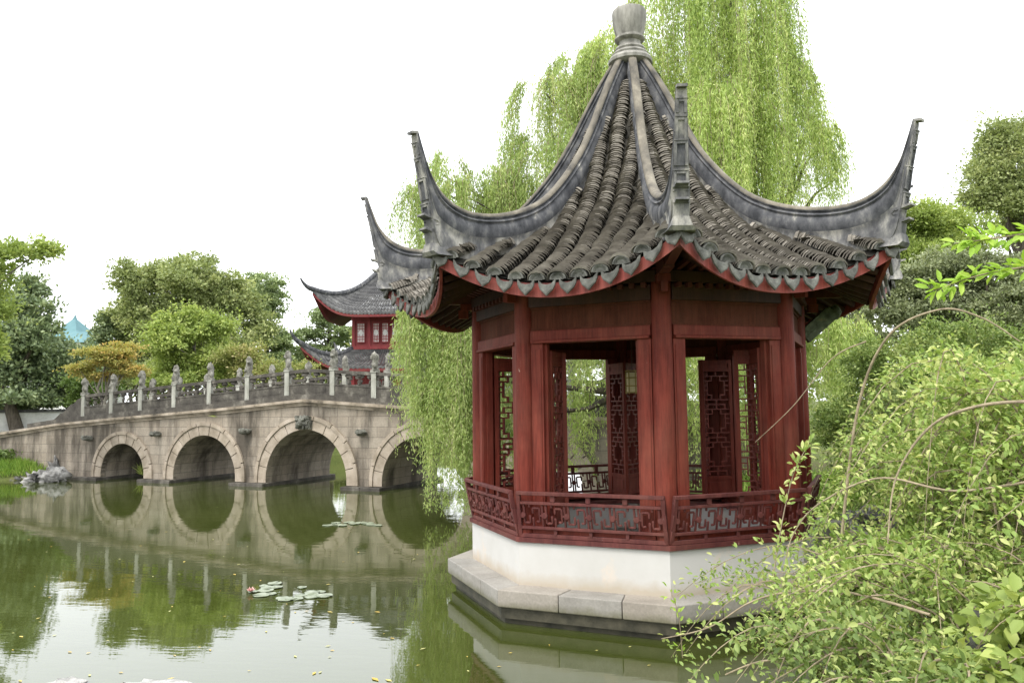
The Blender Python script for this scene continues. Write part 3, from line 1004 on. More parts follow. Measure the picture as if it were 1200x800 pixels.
b = MB()
xs = set(np.linspace(-16.8, 9.6, 89).tolist())
segs = []
edges = [-16.8] + [e for c, r_ in ARCH for e in (c - r_, c + r_)] + [9.6]
for i in range(0, len(edges), 2):
    X0, X1 = edges[i], edges[i + 1]
    for x in np.linspace(X0, X1, max(2, int((X1 - X0) / .5) + 2)): segs.append((x, -.7))
    if i + 2 < len(edges):
        c, r_ = ARCH[i // 2]
        for q in range(25):
            a = PI - PI * q / 24
            segs.append((c + r_ * math.cos(a), ZS + r_ * math.sin(a)))
for (x0, z0), (x1, z1) in zip(segs[:-1], segs[1:]):
    t0, t1 = zc(x0) - .06, zc(x1) - .06
    if abs(x0 - x1) < 1e-6:
        b.add([(x0, 0, z0), (x0, 0, z1), (x0, WB, z1), (x0, WB, z0)], [(0, 1, 2, 3)]); continue
    b.add([(x0, 0, z0), (x1, 0, z1), (x1, 0, t1), (x0, 0, t0)], [(0, 1, 2, 3)])
    b.add([(x0, WB, z0), (x1, WB, z1), (x1, WB, t1), (x0, WB, t0)], [(3, 2, 1, 0)])
    b.add([(x0, 0, z0), (x1, 0, z1), (x1, WB, z1), (x0, WB, z0)], [(3, 2, 1, 0)])
    b.add([(x0, 0, t0), (x1, 0, t1), (x1, WB, t1), (x0, WB, t0)], [(0, 1, 2, 3)])
for x in (-16.8, 9.6): b.add([(x, 0, -.7), (x, WB, -.7), (x, WB, zc(x) - .06), (x, 0, zc(x) - .06)], [(0, 1, 2, 3)])
b.build('arch_wall', M['ashlar'], bri)


def arch_ring(c, r_):
    b = MB()
    for ra, rb, y0, y1, nseg in ((r_, r_ + .27, -.03, .12, 11), (r_ + .272, r_ + .375, -.065, .1, 9)):
        L = .1
        # legs then arc, cut into voussoirs
        def pt(rr, s):    # s in 0..1 along leg+arc+leg
            tot = PI * r_ + 2 * L; d = s * tot
            if d < L: return (c - rr, ZS - L + d)
            if d > tot - L: return (c + rr, ZS - (d - (tot - L)))
            a = PI - (d - L) / r_
            return (c + rr * math.cos(a), ZS + rr * math.sin(a))
        for q in range(nseg):
            g = .0028 / r_
            ss = np.linspace(q / nseg + (g if q else 0), (q + 1) / nseg - (g if q < nseg - 1 else 0), 5)
            vs = []
            for s in ss:
                xa, za = pt(ra, s); xb, zb = pt(rb, s)
                vs += [(xa, y0, za), (xb, y0, zb), (xb, y1, zb), (xa, y1, za)]
            fs = []
            for i in range(4):
                o = i * 4
                fs += [(o, o + 1, o + 5, o + 4), (o + 1, o + 2, o + 6, o + 5), (o + 3, o, o + 4, o + 7)]
            fs += [(0, 3, 2, 1), (16, 17, 18, 19)]
            b.add(vs, fs)
    return b.build('arch_ring', M['voussoir'], bri, bev=.008)


for c, r_ in ARCH: arch_ring(c, r_)
# pier ledges at the water line
pe = [(-11.5, -10.12)] + [(ARCH[i][0] + ARCH[i][1], ARCH[i + 1][0] - ARCH[i + 1][1]) for i in range(4)] + [(5.56, 9.4)]
for x0, x1 in pe:
    b = MB(); x0 -= .06; x1 += .06
    n = max(1, round((x1 - x0) / .8))
    for q in range(n):
        xa, xb = x0 + (x1 - x0) * q / n + .002, x0 + (x1 - x0) * (q + 1) / n - .002
        b.box(((xa + xb) / 2, WB / 2, -.14), (xb - xa, WB + .44, .46))
    b.build('pier_footing', M['railstone'], bri, bev=.015)


def strip(b, y0, y1, lo, hi, xa=-16.8, xb=9.6, n=66, gap=False):
    xs = np.linspace(xa, xb, n + 1)
    for x0, x1 in zip(xs[:-1], xs[1:]):
        vs = []
        if gap: x0 += .0015; x1 -= .0015
        for x in (x0, x1): vs += [(x, y0, zc(x) + lo), (x, y1, zc(x) + lo), (x, y1, zc(x) + hi), (x, y0, zc(x) + hi)]
        b.add(vs, [(0, 4, 7, 3), (1, 2, 6, 5), (3, 7, 6, 2), (0, 1, 5, 4)], 0)


b = MB()
strip(b, -.14, WB + .14, -.075, 0, n=40, gap=True); strip(b, -.08, WB + .08, -.115, -.077, n=40); strip(b, -.045, WB + .045, -.17, -.117, n=40)
b.build('cornice', M['cornice'], bri)
b = MB()
strip(b, -.03, .23, .001, .15, -13.6, 9.5, 40, True)
b.build('rail_base', M['railstone'], bri)
b = MB(); strip(b, WB - .23, WB + .03, .001, .15, -13.6, 9.5, 40, True)
b.build('rail_base', M['railstone'], bri)
b = MB(); strip(b, .231, WB - .231, .001, .06)
b.build('bridge_deck', M['floor'], bri)


def lion(seed):
    b = MB(); r_ = random.Random(seed)
    b.prism([(-.088, -.088), (.088, -.088), (.088, .088), (-.088, .088)], 0, .06)
    b.lathe([(.0, .03), (.082, .05), (.075, .2), (.07, .36), (.06, .47), (0, .5)], n=9)
    b.lump((0, 0, .2), (.085, .085, .19), seed, .22, 12, 10)
    s = r_.choice((-1, 1))
    b.lump((s * .012, -.01, .39), (.082, .085, .14), seed + 1, .28, 12, 10)
    b.lump((s * .03, -.075, .37), (.055, .05, .055), seed + 2, .25, 8, 6)
    b.lump((-s * .05, -.05, .15), (.05, .06, .09), seed + 4, .2, 8, 6)
    b.lump((s * .02, .05, .32), (.075, .06, .16), seed + 5, .3, 10, 8)
    return b.mesh('lion_finial', M['lion'], 60)


lions = [lion(s) for s in (3, 17, 29, 41)]
b = MB(); b.box((0, 0, .35), (.15, .15, .7)); b.box((0, 0, .722), (.185, .185, .04)); 
for sy in (-1, 1): b.box((0, sy * .077, .33), (.09, .008, .5))
mp = b.mesh('post', M['post'])
PS = [11.07, 9.81, 8.56, 7.18, 5.8, 4.38, 2.97, 1.45, .13, -1.24, -2.62, -3.98, -5.3, -6.6, -7.9]
for row, y in enumerate((.1, WB - .1)):
    for i, s in enumerate(PS):
        X = -s
        o = link('post', mp, bri, (X, y, zc(X) + .1))
        q = o.modifiers.new('bevel', 'BEVEL'); q.width = .012; q.segments = 2; q.limit_method = 'ANGLE'
        l_ = link('lion_finial', lions[(i * 3 + row) % 4], o, (0, 0, .742), rnd.uniform(-.5, .5) + (PI if row else 0))
        l_.scale = (1, 1, rnd.uniform(.92, 1.06))
    for i in range(len(PS) - 1):
        xa, xb = -PS[i] + .08, -PS[i + 1] - .08
        b = MB()
        za, zb = zc(xa), zc(xb)
        xm = (xa + xb) / 2
        nseg = 4 if xa < XC < xb else 1
        xs = np.linspace(xa, xb, nseg + 1)
        for x0, x1 in zip(xs[:-1], xs[1:]):
            z0, z1 = zc(x0), zc(x1)
            b.bar((x0, y, z0 + .28), (x1, y, z1 + .28), .11, .26); b.bar((x0, y, z0 + .43), (x1, y, z1 + .43), .14, .045)
            b.bar((x0, y, z0 + .775), (x1, y, z1 + .775), .13, .09)
        # carved openwork: a vase in the middle, scroll brackets at the ends
        for f, wd in ((.06, .1), (.36, .12), (.64, .12), (.94, .1)):
            x = xa + (xb - xa) * f; z = za + (zb - za) * f if nseg == 1 else zc(x)
            b.lump((x, y, z + .52), (wd * .42, .04, .09), i * 7 + int(f * 9), .25, 8, 6); b.lump((x, y, z + .68), (wd * .95, .05, .06), i * 5 + int(f * 9), .4, 8, 6)
        for sy in (-1, 1):
            b.bar((xa + .14, y + sy * .056, za + .3 + .14 * (zb - za)), (xb - .14, y + sy * .056, zb + .3 - .14 * (zb - za)), .01, .16)
        b.build('railing_panel', M['railstone'], bri)
    # scroll end
    b = MB()
    pts = [(-11.16, .74), (-11.3, .7), (-11.5, .58), (-11.62, .56), (-11.8, .46), (-11.95, .34), (-12.1, .32), (-12.3, .2), (-12.45, .14), (-12.45, .05), (-11.16, .05)]
    n = len(pts)
    b.add([(x, y - .07, zc(x) + z) for x, z in pts] + [(x, y + .07, zc(x) + z) for x, z in pts], [tuple(range(n)), tuple(range(2 * n - 1, n - 1, -1))] + [(i, i + n, (i + 1) % n + n, (i + 1) % n) for i in range(n)])
    b.build('scroll_end', M['railstone'], bri)
# keystone face and water spouts
b = MB()
kz = ZS + 1.345 + .19
b.box((XC, -.06, kz), (.46, .16, .34), None, 0)
b.lump((XC, -.15, kz + .02), (.2, .13, .17), 91, .3, 14, 10)
for q in (-1, 1):
    b.lump((XC + q * .1, -.26, kz + .08), (.05, .05, .045), 92, .1, 8, 6); b.lump((XC + q * .17, -.16, kz + .14), (.07, .06, .06), 93, .3, 8, 6); b.lump((XC + q * .15, -.16, kz - .1), (.07, .07, .06), 95, .3, 8, 6)
b.lump((XC, -.28, kz - .03), (.09, .07, .06), 94, .2, 10, 6)
b.build('keystone_face', M['carving'], bri, smooth=50)
for i, (s, z) in enumerate(((10.62, 1.28), (7.72, 1.42), (4.3, 1.5), (.42, 1.47), (-3.1, 1.42))):
    b = MB()
    b.lump((-s, -.1, z), (.15, .16, .085), 60 + i, .25, 10, 7); b.lump((-s + .02, -.24, z + .01), (.1, .1, .075), 70 + i, .3, 10, 7)
    b.build('water_spout', M['carving'], bri, smooth=50)

# ================================================================== VEGETATION
def tube_tree(name, base, top, r0, r1, limbs, mat, parent, n=8):
    b = MB()
    base, top = np.array(base, float), np.array(top, float)
    k = rng.normal(0, .04, (5, 3)) * np.linalg.norm(top - base); k[0] = 0; k[-1] = 0; k[:, 2] = 0
    pts = [base + (top - base) * t + k[i] for i, t in enumerate(np.linspace(0, 1, 5))]
    b.tube(pts, np.linspace(r0, r1, 5).tolist(), n)
    for e in limbs:
        e = np.array(e, float)
        t = rng.uniform(.45, .95)
        s = base + (top - base) * t
        m = (s + e) / 2 + np.array([0, 0, -.06 * np.linalg.norm(e - s)]) + rng.normal(0, .05, 3) * np.linalg.norm(e - s)
        rr = (r0 + (r1 - r0) * t) * .6
        b.tube([s, (s + m) / 2, m, (m + e) / 2, e], [rr, rr * .8, rr * .6, rr * .4, rr * .18], 5)
    return b.build(name, mat, parent, smooth=60)


def crown(blobs, puffs, leaves, size, up=.35, flat=.9, prad=(.3, .6), droop=0.0, aspect=.3):
    """leaf clumps spread through a set of ellipsoids; returns leaf arrays and the clump centres"""
    b0 = np.array(blobs, float)
    sub = []
    for q in b0:                      # break every mass into smaller uneven ones
        for _ in range(7):
            d = unit(rng.normal(0, 1, 3)); k = rng.uniform(.3, .62)
            sub.append([*(q[:3] + d * q[3:6] * rng.uniform(.25, .95)), *(q[3:6] * k * np.array([1, 1, rng.uniform(.8, 1.25)]))])
    bl = np.array(sub)
    vol = np.prod(bl[:, 3:6], 1) ** .7
    idx = rng.choice(len(bl), puffs, p=vol / vol.sum())
    d = unit(rng.normal(0, 1, (puffs, 3))); d[:, 2] = np.where(d[:, 2] < -.7, -d[:, 2], d[:, 2])
    rad = rng.uniform(.1, 1, puffs) ** .5 * (1 + rng.normal(0, .14, puffs))
    C = bl[idx, :3] + d * bl[idx, 3:6] * rad[:, None]
    pr = rng.uniform(prad[0], prad[1], puffs) * np.exp(rng.normal(0, .35, puffs))
    k = rng.integers(int(leaves * .5), int(leaves * 1.5), puffs)
    I = np.repeat(np.arange(puffs), k)
    n = len(I)
    o = unit(rng.normal(0, 1, (n, 3))); o[:, 2] = np.where(o[:, 2] < -.5, -o[:, 2] * .6, o[:, 2])
    rr = pr[I] * rng.uniform(.1, 1.25, n) ** .6
    P = C[I] + o * rr[:, None] * np.array([1, 1, flat])
    D = unit(o + rng.normal(0, .55, (n, 3)) + np.array([0, 0, -droop]))
    N = unit(o * .35 + np.array([0, 0, up]) + rng.normal(0, .75, (n, 3)))
    L = size * rng.uniform(.65, 1.35, n)
    T = np.clip(rng.normal(.45, .2, n) + rng.normal(0, .12, puffs)[I], 0, 1)
    return P, D, N, L, L * aspect, T, C


def tree(name, label, cat, px, base_depth, blobs_px, mat, bark, puffs, leaves, size, group=None, r0=.2, trunk_px=None, **kw):
    """blobs_px: (x, y, depth offset, half-width px, half-height px) turned into real ellipsoids at that depth"""
    s = base_depth / FPX
    bx, by = at(px, 470, base_depth)[:2]
    z0 = max(gzf(bx, by), -.3)
    blobs = []
    for (x, y, dd, hw, hh) in blobs_px:
        c = at(x, y, base_depth + dd)
        blobs.append((c[0], c[1], c[2], hw * s, hw * s * .85, hh * s))
    root = empty(name, (bx, by, z0), label, cat, group)
    kw.setdefault('prad', (.3, .6)); kw['prad'] = (kw['prad'][0] * .7, kw['prad'][1] * .8)
    P, D, N, L, W, T, C = crown(blobs, int(puffs * 2.3), int(leaves * 1.1), size * .55, **kw)
    me = leaf_mesh('crown', mat, P - np.array([bx, by, z0]), D, N, L, W, T)
    cr = link('crown', me, root)
    top = max(c[2] for c in blobs)
    cen = np.mean(np.array(blobs)[:, :3], 0)
    limbs = [C[i] - np.array([bx, by, z0]) for i in rng.choice(len(C), min(len(C), 16), replace=False)]
    tube_tree('trunk', (0, 0, -.1), ((cen[0] - bx) * .8, (cen[1] - by) * .8, (cen[2] + top) / 2 - z0), r0, r0 * .35, limbs, bark, root)
    return root


BG = 'trees on the far bank behind the bridge'
tree('broadleaf_tree', 'dark green tree at the left edge with black trunks below', 'tree', 22, 34, [(10, 385, 0, 50, 44), (-15, 430, 0, 55, 44), (42, 425, 1, 42, 40), (25, 350, 1, 32, 22), (10, 470, 0, 60, 12), (52, 385, 0, 22, 24)], M['camphor'], M['bark'], 260, 60, .3, BG, .3)
tree('broadleaf_tree', 'second dark green tree from the left, under the teal roof', 'tree', 82, 36, [(82, 445, 0, 44, 34), (55, 425, 1, 30, 30), (100, 440, 1, 26, 30), (60, 470, 0, 60, 12)], M['camphor'], M['bark'], 150, 60, .3, BG, .26)
tree('broadleaf_tree', 'pale yellow-green tree reaching in from the left frame edge', 'tree', -110, 22, [(-30, 330, 0, 44, 36), (20, 298, 0, 26, 13), (52, 295, 0, 18, 9), (-20, 400, 0, 30, 40), (8, 365, 0, 14, 16)], M['fresh'], M['bark_pale'], 190, 55, .17, BG, .16, prad=(.15, .35))
tree('conifer_tree', 'small dark conifer right of the teal roof', 'tree', 122, 44, [(124, 402, 0, 18, 26), (126, 380, 0, 10, 12), (116, 432, 0, 24, 22)], M['camphor'], M['bark'], 80, 50, .3, BG)
tree('maple_tree', 'orange-leaved maple spreading above the left end of the bridge', 'tree', 122, 28, [(120, 422, 0, 38, 8), (95, 431, 0, 22, 6), (145, 412, 0, 26, 8), (128, 440, .5, 36, 7), (150, 432, 0, 22, 8)], M['maple'], M['bark_pale'], 170, 45, .17, BG, .09, prad=(.15, .35), flat=.35, up=1)
tree('broadleaf_tree', 'tall round olive-green tree at the middle of the far bank', 'tree', 205, 44, [(195, 360, 0, 62, 44), (165, 345, 0, 38, 34), (230, 330, 0, 42, 26), (260, 365, 0, 40, 40), (215, 318, 0, 24, 14), (285, 395, 0, 36, 34), (225, 385, 1, 56, 40), (165, 395, 1, 42, 44), (275, 350, 0, 30, 24), (240, 345, 1, 50, 30), (190, 330, 1, 40, 26)], M['broad'], M['bark'], 640, 60, .3, BG, .3)
tree('broadleaf_tree', 'feathery bright green tree directly behind the bridge railing', 'tree', 222, 31, [(215, 405, 0, 52, 34), (245, 392, 0, 34, 24), (190, 425, 0, 40, 28), (262, 425, 0, 34, 26), (225, 440, 0, 60, 24)], M['fresh'], M['bark_pale'], 330, 60, .2, BG, .14, prad=(.2, .45), droop=.4)
tree('pine_tree', 'dark pine with a tall domed crown right of the round tree', 'tree', 318, 50, [(316, 338, 0, 26, 18), (325, 362, 0, 20, 12), (300, 365, 0, 24, 12), (318, 390, 0, 34, 12), (296, 332, 1, 16, 12), (330, 405, 0, 28, 12), (312, 352, 1, 28, 14), (318, 425, 0, 40, 16)], M['pine'], M['bark'], 150, 70, .3, BG, .22, flat=.45)
tree('pine_tree', 'thin pine half hidden by the corners of the red hall', 'tree', 385, 52, [(385, 372, 0, 26, 14), (372, 392, 0, 24, 12), (400, 400, 0, 30, 14), (378, 415, 0, 30, 14), (395, 360, 0, 16, 9)], M['pine'], M['bark'], 110, 60, .28, BG, .18, flat=.4)
tree('flowering_bush', 'yellow-green bush behind the highest bridge posts', 'bush', 300, 30, [(288, 432, 0, 26, 22), (320, 440, 0, 30, 18), (275, 418, 0, 18, 16), (350, 440, 0, 24, 16)], M['olive'], M['bark_pale'], 150, 55, .16, BG, .08, prad=(.2, .4))
tree('bush', 'dark bush under the orange maple behind the left railing', 'bush', 100, 31, [(92, 462, 0, 26, 14), (118, 456, 0, 22, 14)], M['hedge'], M['bark'], 70, 55, .18, BG, .05, prad=(.2, .4))
tree('bush', 'light bush between the maple trunk and the feathery tree', 'bush', 158, 33, [(150, 452, 0, 26, 16), (180, 446, 0, 26, 14)], M['broad'], M['bark'], 80, 55, .18, BG, .05, prad=(.2, .4))
RG = 'trees on the right bank behind the pavilion'
tree('broadleaf_tree', 'tall layered tree at the upper right edge against the sky', 'tree', 1215, 30, [(1175, 165, 0, 34, 22), (1150, 200, 0, 28, 16), (1190, 215, 0, 44, 28), (1215, 165, 0, 40, 34), (1160, 240, 0, 36, 20), (1230, 260, 0, 60, 50), (1150, 232, 0, 26, 14), (1180, 190, 0, 46, 44), (1170, 230, 0, 46, 34)], M['broad'], M['bark'], 520, 60, .2, RG, .22, flat=.9)
tree('broadleaf_tree', 'mid-green tree beside the right roof corner of the pavilion', 'tree', 1075, 25, [(1075, 262, 0, 38, 20), (1045, 290, 0, 34, 30), (1110, 275, 0, 34, 24), (1060, 320, 0, 50, 30), (1100, 255, 0, 26, 14), (1130, 285, 1, 40, 26), (1090, 300, 1, 50, 30), (1035, 262, 0, 22, 14)], M['fresh'], M['bark'], 380, 60, .17, RG, .18, prad=(.25, .5))
tree('evergreen_tree', 'dark grey-green evergreen below the tall right tree', 'tree', 1130, 19, [(1120, 320, 0, 62, 26), (1070, 350, 0, 50, 26), (1180, 330, 0, 56, 34), (1140, 365, 0, 80, 28), (1040, 375, 0, 40, 30), (1200, 375, 0, 60, 36)], M['greygreen'], M['bark'], 420, 70, .13, RG, .16, flat=.5, prad=(.2, .42))
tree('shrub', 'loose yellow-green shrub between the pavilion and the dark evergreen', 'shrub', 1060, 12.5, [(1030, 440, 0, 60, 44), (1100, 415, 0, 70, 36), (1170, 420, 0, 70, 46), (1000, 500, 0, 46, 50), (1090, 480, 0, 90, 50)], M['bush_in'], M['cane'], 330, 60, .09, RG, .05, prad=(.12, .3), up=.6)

# far wood closing the view
def wood_mass():
    blobs = []
    for x in range(-260, 480, 34):
        c = at(x, 452 - rnd.uniform(0, 14), 66 + rnd.uniform(-3, 5)); blobs.append((c[0], c[1], c[2], 2.6, 2.2, 2.6 + rnd.uniform(-.5, 1)))
    for x in range(480, 1500, 46):
        c = at(x, 430 - rnd.uniform(0, 30), 46 + rnd.uniform(-3, 5)); blobs.append((c[0], c[1], c[2], 2.6, 2.2, 3 + rnd.uniform(-.5, 1)))
    P, D, N, L, W, T, C = crown(blobs, 2600, 34, .34, prad=(.4, .8))
    tag(link('distant_wood', leaf_mesh('distant_wood', M['broad'], P, D, N, L, W, T)), 'low band of distant trees closing the view', 'wood', kind='stuff')


wood_mass()


def willow(name, label, base, masses, mat, trunk_r):
    bx, by = base
    z0 = gzf(bx, by)
    root = empty(name, (bx, by, z0), label, 'willow tree')
    Ps, Ds, Ns, Ls, Ts = [], [], [], [], []
    ends = []
    tw = MB()
    org = np.array([bx, by, z0])
    for (px, py, dep, hwx, n, lmin, lmax, dense_) in masses:
        c = at(px, py, dep)
        ends.append(c)
        cl = rng.normal(0, 1, (max(4, n // 7), 2)); cl = cl / np.maximum(1, np.linalg.norm(cl, axis=1, keepdims=True)); cln = rng.uniform(.6, 1.0, len(cl))
        for q in range(int(n * 1.9)):
            ci = rng.integers(len(cl)); cc = cl[ci] + rng.normal(0, .13, 2); a = math.atan2(cc[1], cc[0]); rr = min(1.25, math.hypot(*cc))
            off = np.array([math.cos(a) * hwx * rr, math.sin(a) * hwx * rr * .8, -(rr ** 2) * hwx * .55 + rng.normal(0, .08)])
            s = c + off
            Lm = rng.uniform(lmin, lmax) * cln[ci]
            Lm = min(Lm, s[2] - .05)
            if Lm < .3: continue
            hd = unit(np.array([math.cos(a), math.sin(a), 0])) * rng.uniform(.1, .45)
            m = max(6, int(Lm / .021 * dense_))
            t = np.sort(rng.uniform(0, 1, m))
            def cur(t):
                t = np.asarray(t)[:, None]
                e = 1 - np.exp(-t * Lm / .45)
                ph = q * 1.7
                sw = .07 * np.sin(t * Lm * 1.3 + ph) * t
                return s + hd * e + np.array([0, 0, -1.0]) * (t * Lm - .12 * e) + sw * np.array([1, .5, 0])
            P = cur(t) + rng.normal(0, .022, (m, 3)) * (1 + rng.uniform(0, 1.6))
            D = unit(np.array([0, 0, -1.0]) + rng.normal(0, .42, (m, 3)))
            Ps.append(P); Ds.append(D); Ns.append(rng.normal(0, 1, (m, 3)))
            Ls.append(rng.uniform(.07, .13, m) * (1 - .3 * t)); Ts.append(np.clip(rng.normal(.45, .18, m) + rng.normal(0, .14), 0, 1))
            if q % 3 == 0:
                tw.tube((cur(np.linspace(0, .95, 6)) - org).tolist(), [.006, .005, .004, .003, .002, .0015], 3, cap=False)
    P = np.concatenate(Ps) - org
    me = leaf_mesh('crown', mat, P, np.concatenate(Ds), np.concatenate(Ns), np.concatenate(Ls), np.concatenate(Ls) * .1, np.concatenate(Ts))
    link('crown', me, root)
    tw.build('twigs', M['cane'], root)
    b = MB()
    top = np.array([0, 0, 3.2])
    b.tube([(0, 0, -.2), (.05, .1, 1.5), (0, .05, 3.0), (.1, 0, 4.4)], [trunk_r * 1.25, trunk_r, trunk_r * .85, trunk_r * .5], 10)
    for e in ends:
        e = e - org - np.array([0, 0, .45])
        s = np.array([0, 0, rng.uniform(2.2, 3.8)])
        m = s + (e - s) * np.array([.45, .45, .62])
        b.tube([s, (s + m) / 2 + rng.normal(0, .1, 3), m, (m + e) / 2 + np.array([0, 0, .15]), e], [trunk_r * .5, trunk_r * .36, trunk_r * .22, trunk_r * .1, .012], 6)
    b.build('trunk', M['bark'], root, smooth=60)


willow('willow_tree', 'weeping willow whose green curtain falls to the water beside the bridge', (.5, 7.6), [
    (490, 215, 15.7, .3, 22, 1.0, 2.4, .9), (575, 190, 16.0, .5, 40, 1.5, 3.5, 1), (520, 180, 15.9, .35, 24, 1.2, 3, .9), (512, 195, 15.6, .45, 40, 1.6, 4.0, 1.0), (550, 205, 15.4, .5, 44, 3.0, 6.6, 1.0), (525, 310, 15.0, .5, 70, 2.0, 4.4, 1.0), (512, 360, 15.8, .4, 60, 1.0, 2.6, 1.1),
    (550, 380, 15.2, .5, 110, 2.2, 4.2, 1.1), (500, 330, 15.4, .35, 60, 1.4, 3.0, 1.1), (525, 260, 15.3, .4, 60, 2.5, 5.2, 1.0), (590, 195, 16.2, .55, 80, 3, 7, .9), (640, 85, 16.6, .55, 100, 2, 6, .9), (690, 50, 17, .7, 110, 3, 7, .9), (655, 150, 15.8, .7, 100, 3, 6, .9),
    (625, 150, 17.2, .5, 40, 2, 5, .8), (570, 480, 15.4, .5, 40, 1, 2.4, 1), (520, 430, 15.0, .35, 50, .8, 1.9, 1.1)], M['willow'], .26)
willow('willow_tree', 'taller yellow-green weeping willow rising behind the pavilion roof', (2.6, 7.2), [
    (745, 20, 16.4, .8, 80, 3, 7, .9), (800, -40, 16.2, .9, 120, 3, 8, .9), (850, -60, 15.8, .9, 130, 3, 8, .9), (885, 10, 16.2, .7, 90, 2, 5, .9), (840, 90, 15.2, .9, 120, 2, 5, 1.0),
    (905, 60, 16.0, .55, 70, 2, 4, .9), (930, 130, 16.4, .5, 60, 1.4, 3, .9), (955, 105, 16.6, .3, 16, .8, 2.4, .7), (962, 140, 16.3, .22, 20, 1, 2.2, .9), (978, 185, 16.6, .1, 9, .8, 1.5, .9), (780, 80, 16.8, .8, 80, 2, 6, .9),
    (975, 360, 15.6, .5, 70, 1.6, 3.2, 1.0), (940, 350, 16.4, .6, 60, 1.6, 3.4, 1.0), (700, 330, 16.5, .9, 50, 2.5, 4.4, .9), (800, 340, 16.5, .9, 60, 2.5, 4.2, .9), (880, 300, 16, .8, 60, 2, 4.6, .9), (815, 400, 15.4, .7, 70, 1.4, 2.6, 1), (700, 420, 15.8, .9, 60, 1.2, 2.4, 1)], M['willow_y'], .3)

# ------------------------------------------------------------------ left bank: wall, hedge, house, rocks, grass
def plain_wall():
    a, c = at(-40, 492, 33), at(97, 489, 36)
    r_ = empty('garden_wall', (float(a[0]), float(a[1]), gzf(a[0], a[1])), 'white garden wall behind the dark trunks at the left', 'wall')
    z0 = gzf(a[0], a[1])
    b = MB(); d = (c - a); d[2] = 0
    b.bar((0, 0, .35), (d[0], d[1], .35), .25, .8); b.build('wall_panel', M['whitewall'], r_)
    b = MB(); b.bar((0, 0, .782), (d[0], d[1], .782), .4, .06); b.bar((0, 0, .843), (d[0], d[1], .843), .2, .06); b.build('coping', M['hall_tile'], r_)


plain_wall()
c = at(86, 404, 60)
hs = empty('house', (c[0], c[1], gzf(c[0], c[1])), 'house with a steep teal roof behind the left trees', 'house')
zz = c[2] - gzf(c[0], c[1])
b = MB(); b.box((0, 0, zz / 2), (5, 5, zz - .1)); b.build('wall', M['whitewall'], hs)
b = MB()
apex = (0.1, 0, zz + 2.3)
bs = [(-2.0, -2.6, zz - .06), (2.9, -2.6, zz - .06), (2.9, 2.6, zz - .06), (-2.9, 2.6, zz - .06)]
mid = [(-.8, -1.0, zz + .95), (.95, -1.0, zz + .95), (.95, 1, zz + .95), (-.8, 1, zz + .95)]
tp = [(-.08, -.1, zz + 1.9), (.2, -.1, zz + 1.9), (.2, .1, zz + 1.9), (-.08, .1, zz + 1.9)]
b.add(bs + mid + tp + [apex], [(i, (i + 1) % 4, (i + 1) % 4 + 4, i + 4) for i in range(4)] + [(i + 4, (i + 1) % 4 + 4, (i + 1) % 4 + 8, i + 8) for i in range(4)] + [(i + 8, (i + 1) % 4 + 8, 12) for i in range(4)])
b.build('roof', M['teal'], hs)


def hedge():
    a, c = at(-60, 497, 26), at(88, 493, 27.5)
    root = empty('hedge', (a[0], a[1], gzf(a[0], a[1])), 'low clipped hedge on the bank left of the bridge end', 'hedge')
    n = 9000
    t = rng.uniform(0, 1, n)
    P = (c - a)[None, :] * t[:, None]; P[:, 2] = rng.uniform(0, .42, n)
    P += rng.normal(0, 1, (n, 3)) * np.array([.12, .25, .03])
    me = leaf_mesh('foliage', M['hedge'], P, rng.normal(0, 1, (n, 3)) + [0, 0, .5], rng.normal(0, 1, (n, 3)), rng.uniform(.06, .12, n), .022, rng.uniform(0, 1, n))
    link('foliage', me, root)


hedge()

rocks = [((50, 545, .0), (.42, .38, .42), 'tall pitted grey rock on the left bank under the bridge wall', 5), ((62, 556, 0), (.4, .34, .3), 'pale rock at the water edge, front of the left rock pile', 8),
         ((40, 558, 0), (.3, .28, .22), 'squat pale rock at the left of the rock pile', 12), ((20, 562, 0), (.24, .2, .12), 'small flat stone at the foot of the grassy bank', 21), ((66, 552, 0), (.3, .3, .42), 'upright rock against the bridge wall beside the pile', 33)]
for (px, py, _), rad, lab, sd in rocks:
    p = on_z(px, min(py + 8, 564) if py < 560 else py)
    b = MB(); b.lump((0, 0, rad[2] * .6), rad, sd, .34, 22, 16)
    b.lump((rad[0] * .3, .05, rad[2] * 1.15), (rad[0] * .6, rad[1] * .6, rad[2] * .6), sd + 1, .4, 16, 12)
    o = b.build('rock', M['rock'], loc=(p[0], p[1], -.08), smooth=70)
    tag(o, lab, 'rock', 'lake rocks at the left bank')
for (px, py, lab, rad, sd) in ((78, 803, 'round pale stone breaking the water at the bottom left', (.15, .11, .05), 3), (190, 804, 'wide knobbly stone breaking the water right of the round one', (.3, .12, .035), 9)):
    p = on_z(px, py)
    b = MB(); b.lump((0, 0, 0), rad, sd, .25, 22, 14); o = b.build('stone', M['palestone'], loc=(p[0], p[1], .0), smooth=70)
    tag(o, lab, 'stone', 'stones at the near shore')
for (px, py, dep, lab, rad, sd) in ((985, 640, 10.4, 'grey rock at the right foot of the pavilion', (.34, .3, .3), 14), (1015, 632, 10.8, 'white-topped rock behind the rail shrub on the right', (.4, .3, .26), 19), (968, 610, 11.2, 'small rock next to the pavilion entrance', (.22, .22, .2), 26)):
    p = at(px, py, dep); g_ = gzf(p[0], p[1])
    b = MB(); b.lump((0, 0, 0), rad, sd, .3, 20, 14); o = b.build('rock', M['rock'], loc=(p[0], p[1], g_ + rad[2] * .5), smooth=70)
    tag(o, lab, 'rock', 'rocks on the right shore')
p = at(1188, 772, 3.9)
b = MB(); b.lump((0, 0, 0), (.17, .2, .2), 44, .3, 26, 18); o = b.build('rock', M['rock_dark'], loc=(p[0], p[1], p[2]), smooth=70)
